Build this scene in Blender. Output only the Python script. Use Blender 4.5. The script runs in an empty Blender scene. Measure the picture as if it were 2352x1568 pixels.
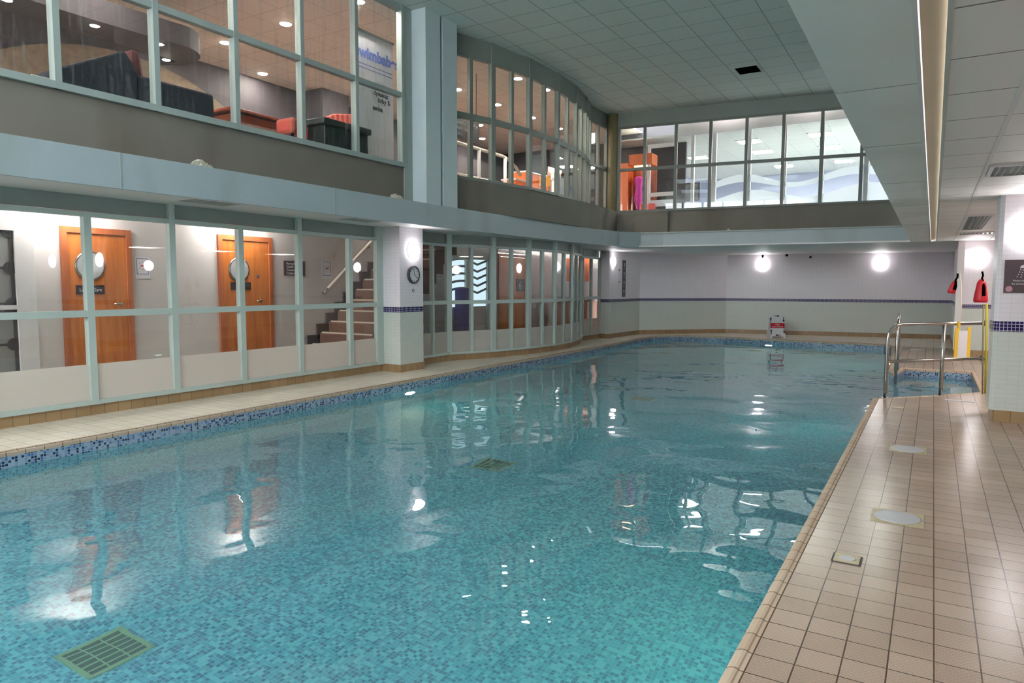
import bpy, bmesh, math, random
from mathutils import Vector, Matrix
random.seed(7)
S = bpy.context.scene
COL = S.collection
PI = math.pi

# ------------------------------------------------------------------ camera, world, exposure
cam_d = bpy.data.cameras.new('camera'); cam = bpy.data.objects.new('camera', cam_d); COL.objects.link(cam)
cam_d.sensor_width = 36.0; cam_d.lens = 1600.0 / 2352.0 * 36.0; cam_d.clip_end = 200
CAM_Z = 1.4175
pit, yaw, roll = math.radians(4.57), math.radians(31.09), math.radians(0.17)
fw = Vector((-math.sin(yaw) * math.cos(pit), math.cos(yaw) * math.cos(pit), -math.sin(pit)))
r0 = Vector((math.cos(yaw), math.sin(yaw), 0)); u0 = r0.cross(fw)
rt = r0 * math.cos(roll) + u0 * math.sin(roll); up = -r0 * math.sin(roll) + u0 * math.cos(roll)
cam.matrix_world = Matrix(((rt.x, up.x, -fw.x, 0), (rt.y, up.y, -fw.y, 0), (rt.z, up.z, -fw.z, CAM_Z), (0, 0, 0, 1)))
S.camera = cam
W = bpy.data.worlds.new('world'); S.world = W; W.use_nodes = True
W.node_tree.nodes['Background'].inputs[0].default_value = (0.92, 0.97, 1.0, 1)
W.node_tree.nodes['Background'].inputs[1].default_value = 3.0
vs = S.view_settings; vs.view_transform = 'Standard'; vs.look = 'None'; vs.gamma = 1.0; vs.exposure = 2.14
vs.use_curve_mapping = False
cy = S.cycles
cy.use_denoising = True
cy.use_adaptive_sampling = True; cy.adaptive_threshold = 0.05; cy.adaptive_min_samples = 20
cy.max_bounces = 8; cy.diffuse_bounces = 4; cy.glossy_bounces = 4; cy.transmission_bounces = 6; cy.transparent_max_bounces = 24
cy.caustics_reflective = False; cy.caustics_refractive = True
cy.sample_clamp_indirect = 4.0; cy.sample_clamp_direct = 0
cy.use_light_tree = False

# lamp strengths (radiance of the glowing surface)
L_GLOBE = 5.5; L_PANEL = 9.0; L_DOWN = 155.0; L_GYM = 20.0; L_POOL = 85.0; L_HALL = 0.7; L_DECK = 0.3; L_DECKF = 4.5

# ------------------------------------------------------------------ materials
def lin(c):
    return tuple((x / 12.92 if x <= 0.04045 else ((x + 0.055) / 1.055) ** 2.4) for x in [v / 255.0 for v in c]) + (1.0,)
MATS = {}
def new_mat(name):
    m = bpy.data.materials.new(name); m.use_nodes = True
    nt = m.node_tree; b = nt.nodes['Principled BSDF']
    return m, nt, b
def paint(name, rgb, rough=0.6, var=0.06, scale=3.0, bump=0.0, metal=0.0, spec=0.5, emit=None, es=0.0, stain=None):
    if name in MATS: return MATS[name]
    m, nt, b = new_mat(name); N = nt.nodes; L = nt.links
    c = lin(rgb)
    b.inputs['Roughness'].default_value = rough; b.inputs['Metallic'].default_value = metal
    b.inputs['Specular IOR Level'].default_value = spec
    tc = N.new('ShaderNodeTexCoord'); no = N.new('ShaderNodeTexNoise'); no.inputs['Scale'].default_value = scale
    no.inputs['Detail'].default_value = 4
    L.new(tc.outputs['Object'], no.inputs['Vector'])
    cr = N.new('ShaderNodeValToRGB')
    cr.color_ramp.elements[0].position = 0.3; cr.color_ramp.elements[1].position = 0.75
    cr.color_ramp.elements[0].color = tuple(x * (1 - var) for x in c[:3]) + (1,)
    cr.color_ramp.elements[1].color = tuple(min(1, x * (1 + var)) for x in c[:3]) + (1,)
    L.new(no.outputs['Fac'], cr.inputs['Fac'])
    col = cr.outputs['Color']
    if stain:
        n2 = N.new('ShaderNodeTexNoise'); n2.inputs['Scale'].default_value = 1.1; n2.inputs['Detail'].default_value = 6
        mp = N.new('ShaderNodeMapping'); mp.inputs['Scale'].default_value = (1, 1, 0.25)
        L.new(tc.outputs['Object'], mp.inputs['Vector']); L.new(mp.outputs[0], n2.inputs['Vector'])
        c2 = N.new('ShaderNodeValToRGB'); c2.color_ramp.elements[0].position = 0.55; c2.color_ramp.elements[1].position = 0.8
        L.new(n2.outputs['Fac'], c2.inputs['Fac'])
        mx = N.new('ShaderNodeMix'); mx.data_type = 'RGBA'; L.new(c2.outputs['Color'], mx.inputs[0])
        L.new(col, mx.inputs[6]); mx.inputs[7].default_value = lin(stain); col = mx.outputs[2]
    L.new(col, b.inputs['Base Color'])
    if bump:
        bp = N.new('ShaderNodeBump'); bp.inputs['Strength'].default_value = bump; bp.inputs['Distance'].default_value = 0.01
        n3 = N.new('ShaderNodeTexNoise'); n3.inputs['Scale'].default_value = scale * 12; L.new(tc.outputs['Object'], n3.inputs['Vector'])
        L.new(n3.outputs['Fac'], bp.inputs['Height']); L.new(bp.outputs[0], b.inputs['Normal'])
    if emit:
        b.inputs['Emission Color'].default_value = lin(emit); b.inputs['Emission Strength'].default_value = es
    MATS[name] = m; return m
def tile(name, c1, c2, grout, w, h, gap, rough=0.35, ox=0.0, oy=0.0, bump=0.3, stud=0.0, dirt=0.0, spec=0.5, offset=0.0, smooth=0.0):
    m, nt, b = new_mat(name); N = nt.nodes; L = nt.links
    uv = N.new('ShaderNodeUVMap'); mp = N.new('ShaderNodeMapping'); mp.inputs['Location'].default_value = (ox, oy, 0)
    L.new(uv.outputs[0], mp.inputs['Vector'])
    br = N.new('ShaderNodeTexBrick'); br.offset = offset; br.squash = 1.0
    L.new(mp.outputs[0], br.inputs['Vector'])
    br.inputs['Scale'].default_value = 1.0; br.inputs['Brick Width'].default_value = w; br.inputs['Row Height'].default_value = h
    br.inputs['Mortar Size'].default_value = gap; br.inputs['Mortar Smooth'].default_value = smooth
    br.inputs['Color1'].default_value = lin(c1); br.inputs['Color2'].default_value = lin(c2); br.inputs['Mortar'].default_value = lin(grout)
    col = br.outputs['Color']
    if dirt:
        no = N.new('ShaderNodeTexNoise'); no.inputs['Scale'].default_value = 1.3; no.inputs['Detail'].default_value = 5
        L.new(uv.outputs[0], no.inputs['Vector'])
        cr = N.new('ShaderNodeValToRGB'); cr.color_ramp.elements[0].position = 0.35; cr.color_ramp.elements[1].position = 0.7
        cr.color_ramp.elements[0].color = (1 - dirt, 1 - dirt, 1 - dirt, 1); cr.color_ramp.elements[1].color = (1, 1, 1, 1)
        L.new(no.outputs['Fac'], cr.inputs['Fac'])
        mx = N.new('ShaderNodeMix'); mx.data_type = 'RGBA'; mx.blend_type = 'MULTIPLY'; mx.inputs[0].default_value = 1
        L.new(col, mx.inputs[6]); L.new(cr.outputs['Color'], mx.inputs[7]); col = mx.outputs[2]
    L.new(col, b.inputs['Base Color'])
    b.inputs['Roughness'].default_value = rough; b.inputs['Specular IOR Level'].default_value = spec
    bp = N.new('ShaderNodeBump'); bp.invert = True; bp.inputs['Strength'].default_value = bump; bp.inputs['Distance'].default_value = 0.003
    L.new(br.outputs['Fac'], bp.inputs['Height']); last = bp
    if stud:
        b2 = N.new('ShaderNodeTexBrick'); b2.offset = 0.5
        L.new(mp.outputs[0], b2.inputs['Vector']); b2.inputs['Scale'].default_value = 1.0
        b2.inputs['Brick Width'].default_value = 0.0214; b2.inputs['Row Height'].default_value = 0.0125; b2.inputs['Mortar Size'].default_value = 0.0035
        b2.inputs['Mortar Smooth'].default_value = 0.3
        bp2 = N.new('ShaderNodeBump'); bp2.invert = True; bp2.inputs['Strength'].default_value = stud; bp2.inputs['Distance'].default_value = 0.002
        L.new(b2.outputs['Fac'], bp2.inputs['Height']); L.new(bp.outputs[0], bp2.inputs['Normal']); last = bp2
        mx = N.new('ShaderNodeMix'); mx.data_type = 'RGBA'; mx.blend_type = 'MULTIPLY'
        L.new(b2.outputs['Fac'], mx.inputs[0]); L.new(col, mx.inputs[6]); mx.inputs[7].default_value = (0.86, 0.85, 0.84, 1)
        L.new(mx.outputs[2], b.inputs['Base Color'])
    L.new(last.outputs[0], b.inputs['Normal'])
    MATS[name] = m; return m
def mosaic(name, cols, size, grout, rough=0.2, gap=0.1):
    m, nt, b = new_mat(name); N = nt.nodes; L = nt.links
    uv = N.new('ShaderNodeUVMap')
    sc = N.new('ShaderNodeVectorMath'); sc.operation = 'SCALE'; sc.inputs[3].default_value = 1.0 / size; L.new(uv.outputs[0], sc.inputs[0])
    fl = N.new('ShaderNodeVectorMath'); fl.operation = 'FLOOR'; L.new(sc.outputs[0], fl.inputs[0])
    wn = N.new('ShaderNodeTexWhiteNoise'); wn.noise_dimensions = '2D'; L.new(fl.outputs[0], wn.inputs['Vector'])
    cr = N.new('ShaderNodeValToRGB'); cr.color_ramp.interpolation = 'CONSTANT'
    e = cr.color_ramp.elements
    acc = 0.0
    for i, (wt, c) in enumerate(cols):
        if i == 0: e[0].position = 0; e[0].color = lin(c)
        elif i == 1: e[1].position = acc; e[1].color = lin(c)
        else: x = e.new(acc); x.color = lin(c)
        acc += wt
    L.new(wn.outputs['Value'], cr.inputs['Fac'])
    br = N.new('ShaderNodeTexBrick'); br.offset = 0; L.new(uv.outputs[0], br.inputs['Vector']); br.inputs['Scale'].default_value = 1.0
    br.inputs['Brick Width'].default_value = size; br.inputs['Row Height'].default_value = size; br.inputs['Mortar Size'].default_value = size * gap
    mx = N.new('ShaderNodeMix'); mx.data_type = 'RGBA'; L.new(br.outputs['Fac'], mx.inputs[0])
    L.new(cr.outputs['Color'], mx.inputs[6]); mx.inputs[7].default_value = lin(grout); L.new(mx.outputs[2], b.inputs['Base Color'])
    b.inputs['Roughness'].default_value = rough
    MATS[name] = m; return m
def glass_pane(name, tint=(0.93, 0.95, 0.94), streak=0.0):
    m, nt, b = new_mat(name); N = nt.nodes; L = nt.links; N.remove(b)
    tr = N.new('ShaderNodeBsdfTransparent'); tr.inputs[0].default_value = tint + (1,)
    gl = N.new('ShaderNodeBsdfGlossy'); gl.inputs['Roughness'].default_value = 0.0; gl.inputs['Color'].default_value = (0.95, 0.97, 0.96, 1)
    lw = N.new('ShaderNodeLayerWeight'); lw.inputs['Blend'].default_value = 0.5
    pw = N.new('ShaderNodeMath'); pw.operation = 'POWER'; L.new(lw.outputs['Facing'], pw.inputs[0]); pw.inputs[1].default_value = 5.0
    ma = N.new('ShaderNodeMath'); ma.operation = 'MULTIPLY_ADD'; L.new(pw.outputs[0], ma.inputs[0]); ma.inputs[1].default_value = 0.9; ma.inputs[2].default_value = 0.035
    mx = N.new('ShaderNodeMixShader'); L.new(ma.outputs[0], mx.inputs[0]); L.new(tr.outputs[0], mx.inputs[1]); L.new(gl.outputs[0], mx.inputs[2])
    out = mx.outputs[0]
    if streak:
        tc = N.new('ShaderNodeTexCoord'); mp = N.new('ShaderNodeMapping'); mp.inputs['Scale'].default_value = (9, 9, 0.7)
        no = N.new('ShaderNodeTexNoise'); no.inputs['Scale'].default_value = 2.2; no.inputs['Detail'].default_value = 8; no.inputs['Roughness'].default_value = 0.7
        L.new(tc.outputs['Object'], mp.inputs['Vector']); L.new(mp.outputs[0], no.inputs['Vector'])
        n2 = N.new('ShaderNodeTexNoise'); n2.inputs['Scale'].default_value = 0.5; L.new(tc.outputs['Object'], n2.inputs['Vector'])
        cr = N.new('ShaderNodeValToRGB'); cr.color_ramp.elements[0].position = 0.5; cr.color_ramp.elements[1].position = 0.72
        L.new(no.outputs['Fac'], cr.inputs['Fac'])
        mm = N.new('ShaderNodeMath'); mm.operation = 'MULTIPLY'; L.new(cr.outputs['Color'], mm.inputs[0]); L.new(n2.outputs['Fac'], mm.inputs[1])
        m3 = N.new('ShaderNodeMath'); m3.operation = 'MULTIPLY'; L.new(mm.outputs[0], m3.inputs[0]); m3.inputs[1].default_value = streak
        df = N.new('ShaderNodeBsdfDiffuse'); df.inputs[0].default_value = (0.7, 0.68, 0.66, 1)
        m4 = N.new('ShaderNodeMixShader'); L.new(m3.outputs[0], m4.inputs[0]); L.new(out, m4.inputs[1]); L.new(df.outputs[0], m4.inputs[2]); out = m4.outputs[0]
    L.new(out, N['Material Output'].inputs['Surface'])
    MATS[name] = m; return m
def frosted(name, rgb=(238, 234, 228), mix=0.93):
    m, nt, b = new_mat(name); N = nt.nodes; L = nt.links; N.remove(b)
    d = N.new('ShaderNodeBsdfDiffuse'); d.inputs[0].default_value = lin(rgb)
    t = N.new('ShaderNodeBsdfTranslucent'); t.inputs[0].default_value = lin(rgb)
    a = N.new('ShaderNodeMixShader'); a.inputs[0].default_value = 0.55; L.new(d.outputs[0], a.inputs[1]); L.new(t.outputs[0], a.inputs[2])
    tr = N.new('ShaderNodeBsdfTransparent'); c = N.new('ShaderNodeMixShader'); c.inputs[0].default_value = mix
    L.new(tr.outputs[0], c.inputs[1]); L.new(a.outputs[0], c.inputs[2]); L.new(c.outputs[0], N['Material Output'].inputs['Surface'])
    MATS[name] = m; return m
def glow(name, rgb, strength):
    m, nt, b = new_mat(name); N = nt.nodes; L = nt.links; N.remove(b)
    e = N.new('ShaderNodeEmission'); e.inputs[0].default_value = lin(rgb); e.inputs[1].default_value = strength
    m.cycles.emission_sampling = 'FRONT' if strength > 1.5 else 'NONE'
    L.new(e.outputs[0], N['Material Output'].inputs['Surface']); MATS[name] = m; return m
def wood(name, c1, c2, rough=0.35):
    m, nt, b = new_mat(name); N = nt.nodes; L = nt.links
    tc = N.new('ShaderNodeTexCoord'); mp = N.new('ShaderNodeMapping'); mp.inputs['Scale'].default_value = (6, 6, 0.5)
    L.new(tc.outputs['Object'], mp.inputs['Vector'])
    no = N.new('ShaderNodeTexNoise'); no.inputs['Scale'].default_value = 2.5; no.inputs['Detail'].default_value = 6; no.inputs['Distortion'].default_value = 0.6
    L.new(mp.outputs[0], no.inputs['Vector'])
    cr = N.new('ShaderNodeValToRGB'); cr.color_ramp.elements[0].position = 0.3; cr.color_ramp.elements[1].position = 0.7
    cr.color_ramp.elements[0].color = lin(c1); cr.color_ramp.elements[1].color = lin(c2)
    L.new(no.outputs['Fac'], cr.inputs['Fac']); L.new(cr.outputs['Color'], b.inputs['Base Color']); b.inputs['Roughness'].default_value = rough
    MATS[name] = m; return m
def stripes(name, cols, freq, axis=0, rough=0.8):
    m, nt, b = new_mat(name); N = nt.nodes; L = nt.links
    tc = N.new('ShaderNodeTexCoord'); sp = N.new('ShaderNodeSeparateXYZ'); L.new(tc.outputs['Object'], sp.inputs[0])
    mu = N.new('ShaderNodeMath'); mu.operation = 'MULTIPLY'; L.new(sp.outputs[axis], mu.inputs[0]); mu.inputs[1].default_value = freq
    fr = N.new('ShaderNodeMath'); fr.operation = 'FRACT'; L.new(mu.outputs[0], fr.inputs[0])
    cr = N.new('ShaderNodeValToRGB'); e = cr.color_ramp.elements
    for i, c in enumerate(cols):
        p = i / len(cols)
        if i < 2: e[i].position = p; e[i].color = lin(c)
        else: x = e.new(p); x.color = lin(c)
    L.new(fr.outputs[0], cr.inputs['Fac']); L.new(cr.outputs['Color'], b.inputs['Base Color']); b.inputs['Roughness'].default_value = rough
    MATS[name] = m; return m
def water_mat():
    m, nt, b = new_mat('pool water'); N = nt.nodes; L = nt.links; N.remove(b)
    geo = N.new('ShaderNodeNewGeometry')
    def noise(scale, det, sx=1, sy=1, dist=0.0):
        mp = N.new('ShaderNodeMapping'); mp.inputs['Scale'].default_value = (sx, sy, 1)
        L.new(geo.outputs['Position'], mp.inputs['Vector'])
        n = N.new('ShaderNodeTexNoise'); n.inputs['Scale'].default_value = scale; n.inputs['Detail'].default_value = det
        n.inputs['Distortion'].default_value = dist; n.inputs['Roughness'].default_value = 0.4
        L.new(mp.outputs[0], n.inputs['Vector']); return n
    big = noise(0.9, 1.0, 1, 1, 0.3); mid = noise(2.6, 1.0, 1, 1, 0.4); fine = noise(9.0, 1.0)
    def bump(n, dist, prev=None, strength=1.0):
        bp = N.new('ShaderNodeBump'); bp.inputs['Strength'].default_value = strength; bp.inputs['Distance'].default_value = dist
        L.new(n.outputs['Fac'], bp.inputs['Height'])
        if prev: L.new(prev.outputs[0], bp.inputs['Normal'])
        return bp
    b1 = bump(big, 0.030); b2 = bump(mid, 0.005, b1); b3 = b2
    rf = N.new('ShaderNodeBsdfRefraction'); rf.inputs['IOR'].default_value = 1.33; rf.inputs['Roughness'].default_value = 0.0
    rf.inputs['Color'].default_value = (0.93, 0.98, 0.98, 1)
    gl = N.new('ShaderNodeBsdfGlossy'); gl.inputs['Roughness'].default_value = 0.01; gl.inputs['Color'].default_value = (1, 1, 1, 1)
    fr = N.new('ShaderNodeFresnel'); fr.inputs['IOR'].default_value = 1.45
    for n in (rf, gl, fr): L.new(b3.outputs[0], n.inputs['Normal'])
    mx = N.new('ShaderNodeMixShader'); L.new(fr.outputs[0], mx.inputs[0]); L.new(rf.outputs[0], mx.inputs[1]); L.new(gl.outputs[0], mx.inputs[2])
    df = N.new('ShaderNodeBsdfDiffuse'); df.inputs['Color'].default_value = (0.42, 0.72, 0.80, 1)
    m2 = N.new('ShaderNodeMixShader'); m2.inputs[0].default_value = 0.08; L.new(mx.outputs[0], m2.inputs[1]); L.new(df.outputs[0], m2.inputs[2])
    L.new(m2.outputs[0], N['Material Output'].inputs['Surface']); MATS['water'] = m; return m

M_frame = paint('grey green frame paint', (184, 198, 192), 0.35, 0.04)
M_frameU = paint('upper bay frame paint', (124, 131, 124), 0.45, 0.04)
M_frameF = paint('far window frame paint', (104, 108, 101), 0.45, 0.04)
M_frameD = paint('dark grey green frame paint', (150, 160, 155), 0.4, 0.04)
M_fascia = paint('pale blue grey fascia board', (160, 172, 176), 0.4, 0.04, 1.2, stain=(142, 149, 146))
M_apron = paint('warm grey rendered apron', (118, 113, 103), 0.7, 0.06, 1.5, stain=(100, 90, 77))
M_white = paint('white wall paint', (226, 222, 222), 0.6, 0.02)
M_corr = paint('corridor wall paint', (214, 208, 206), 0.6, 0.03)
M_grey = paint('grey upstairs wall', (64, 58, 63), 0.7, 0.06)
M_greyD = paint('dark grey wall', (76, 72, 76), 0.7, 0.06)
M_black = paint('black', (8, 8, 9), 1.0, 0.1, spec=0.0)
M_chrome = paint('brushed stainless steel', (178, 176, 172), 0.22, 0.05, metal=1.0)
M_deck = tile('beige studded deck tile', (192, 168, 149), (180, 155, 135), (80, 60, 45), 0.15, 0.15, 0.0028, 0.24, 0.537, -0.006, 0.4, 0.5, 0.16)
M_deckLit = tile('lit tone beige deck tile', (238, 226, 208), (228, 214, 194), (170, 152, 130), 0.15, 0.15, 0.003, 0.4, 0.537, -0.006, 0.3, 0.0, 0.15)  # smooth tile; its pale tone also carries the stronger light on this deck
M_cope = tile('coping tile', (196, 176, 156), (186, 164, 142), (96, 76, 60), 0.15, 0.15, 0.003, 0.9, 0.5371, -0.006, 0.0, spec=0.1)
M_skirt = tile('tan skirting tile', (176, 146, 108), (164, 134, 97), (120, 96, 70), 0.15, 5.0, 0.003, 0.35, 0, 1.0, 0.3, dirt=0.2)
M_wallT = tile('white wall tile', (234, 227, 233), (231, 225, 231), (214, 209, 214), 0.1, 0.05, 0.002, 0.3, 0, 0, 0.15, smooth=0.3)
M_wallG = tile('pale green white wall tile', (208, 213, 206), (205, 210, 203), (192, 197, 190), 0.1, 0.05, 0.002, 0.3, 0, 0, 0.15, smooth=0.3)
M_band = tile('purple mosaic band', (24, 16, 78), (32, 22, 92), (186, 182, 200), 0.034, 0.034, 0.003, 0.15, 0, 0.02)
M_mos = mosaic('pool mosaic above water', [(0.24, (30, 52, 84)), (0.36, (150, 170, 190)), (0.24, (128, 150, 178)), (0.16, (70, 112, 164))], 0.025, (150, 168, 185), 0.15)
M_mosU = mosaic('pool floor mosaic', [(0.24, (38, 114, 152)), (0.34, (64, 158, 190)), (0.26, (94, 186, 208)), (0.16, (48, 138, 174))], 0.025, (104, 180, 200), 0.4, 0.06)
M_ceilH = tile('high ceiling tile', (206, 212, 206), (202, 208, 202), (158, 164, 160), 0.59, 0.6, 0.012, 0.8, 0.14, 0.28, 0.4, smooth=0.5)
M_ceilL = tile('white low ceiling tile', (242, 238, 234), (239, 235, 231), (120, 116, 112), 0.6, 0.635, 0.006, 0.6, 0.28, 0.275, 0.3)
M_ceilU = tile('tan upstairs ceiling tile', (242, 226, 214), (238, 222, 210), (212, 196, 184), 0.6, 0.6, 0.010, 0.8, 0, 0, 0.2)
M_ceilG = tile('white gym ceiling tile', (214, 216, 208), (210, 212, 204), (196, 198, 190), 0.6, 0.6, 0.012, 0.8, 0, 0, 0.2)
M_glass = glass_pane('clear window glass')
M_glassD = glass_pane('dusty window glass', streak=0.22)
M_frost = frosted('frosted film')
M_frostW = frosted('frosted wave film', (225, 228, 232), 0.85)
M_lamp = glow('opal lamp glass', (255, 250, 252), L_GLOBE)
M_panel = glow('ceiling light panel', (255, 248, 244), L_PANEL)
M_panelB = glow('lobby light panel', (255, 250, 246), 28.0)
M_down = glow('downlight lens', (255, 244, 232), L_DOWN)
M_gymL = glow('gym light panel', (255, 255, 250), L_GYM)
M_hallL = glow('added hall fill light', (232, 246, 255), L_HALL)
M_deckF = glow('added deck fill light bright', (255, 246, 240), L_DECKF)
M_soff = glow('soffit lamp lens', (255, 244, 232), 22.0)
M_lobL = glow('added gym lobby fill light', (255, 240, 240), 6.0)
M_deckP = glow('added deck fill light', (255, 240, 232), L_DECK)
M_poolB = glow('bright underwater lamp lens', (246, 255, 220), 130.0)
M_pool = glow('underwater lamp lens', (240, 255, 200), L_POOL)
M_day = glow('bright daylight outside', (205, 228, 240), 0.30)
M_wood = wood('orange veneer door', (186, 100, 42), (222, 136, 70))
M_woodF = wood('reddish door frame', (172, 92, 54), (200, 118, 74))
M_woodR = wood('red brown wood', (128, 56, 32), (158, 76, 44))
M_kiosk = wood('orange shop veneer', (196, 92, 36), (214, 108, 48), 0.5)
M_sofa = paint('charcoal sofa fabric', (46, 46, 56), 0.9, 0.35, 40.0)
M_red = stripes('red striped cloth', [(190, 74, 66), (214, 120, 96), (160, 52, 50)], 9.0, 1)
M_stone = paint('brown patterned wall covering', (112, 97, 82), 0.8, 0.25, 9.0)
M_sign = paint('aubergine sign board', (88, 72, 78), 0.5, 0.03)
M_signD = paint('dark sign board', (58, 48, 54), 0.5, 0.03)
M_text = paint('white lettering', (226, 222, 226), 0.6, 0.0)
M_paper = paint('white paper', (226, 224, 228), 0.7, 0.0)
M_blueP = paint('purple blue print', (96, 104, 168), 0.6, 0.0)
M_redP = paint('red plastic', (198, 30, 44), 0.4, 0.05)
M_redS = paint('sign red', (196, 16, 30), 0.5, 0.0)
M_yellow = paint('yellow pole', (196, 178, 40), 0.4, 0.06)
M_yel2 = paint('yellow board frame', (240, 196, 70), 0.5, 0.04)
M_green = paint('dark green plastic', (22, 38, 36), 0.35, 0.2)
M_rail = paint('cream handrail', (236, 224, 210), 0.4, 0.02)
M_carpet = paint('brown stair carpet', (126, 94, 82), 0.9, 0.12, 30)
M_string = paint('dark stair string', (92, 84, 88), 0.7, 0.05)
M_beam = paint('pale beam board', (230, 233, 230), 0.4, 0.04, 1.2, stain=(206, 210, 206))
M_pillar = paint('pale pillar casing', (188, 200, 203), 0.45, 0.03)
M_beige = paint('beige strip', (138, 122, 98), 0.6, 0.04)
M_olive = paint('olive column paint', (140, 128, 96), 0.6, 0.08)
M_lid = paint('pale skimmer lid', (182, 180, 184), 0.35, 0.04)
M_drain = paint('yellowed drain plastic', (182, 168, 130), 0.4, 0.25, 25)
M_grille = paint('pool drain grille', (120, 160, 120), 0.5, 0.06)
M_grilleD = paint('drain pit', (34, 62, 48), 0.7, 0.1)
M_blue = paint('blue lockers', (52, 62, 150), 0.5, 0.05)
M_magenta = paint('magenta swimsuit fabric', (214, 60, 170), 0.6, 0.5, 60)
M_foam = paint('crumbled foam', (206, 202, 184), 0.9, 0.15, 30, 0.8)
M_vent = paint('vent metal', (150, 150, 144), 0.35, 0.05, metal=0.6)
M_floorU = paint('upstairs carpet', (168, 152, 142), 0.9, 0.1)
M_floorC = paint('corridor floor', (176, 160, 146), 0.4, 0.06)
M_water = water_mat()

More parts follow.
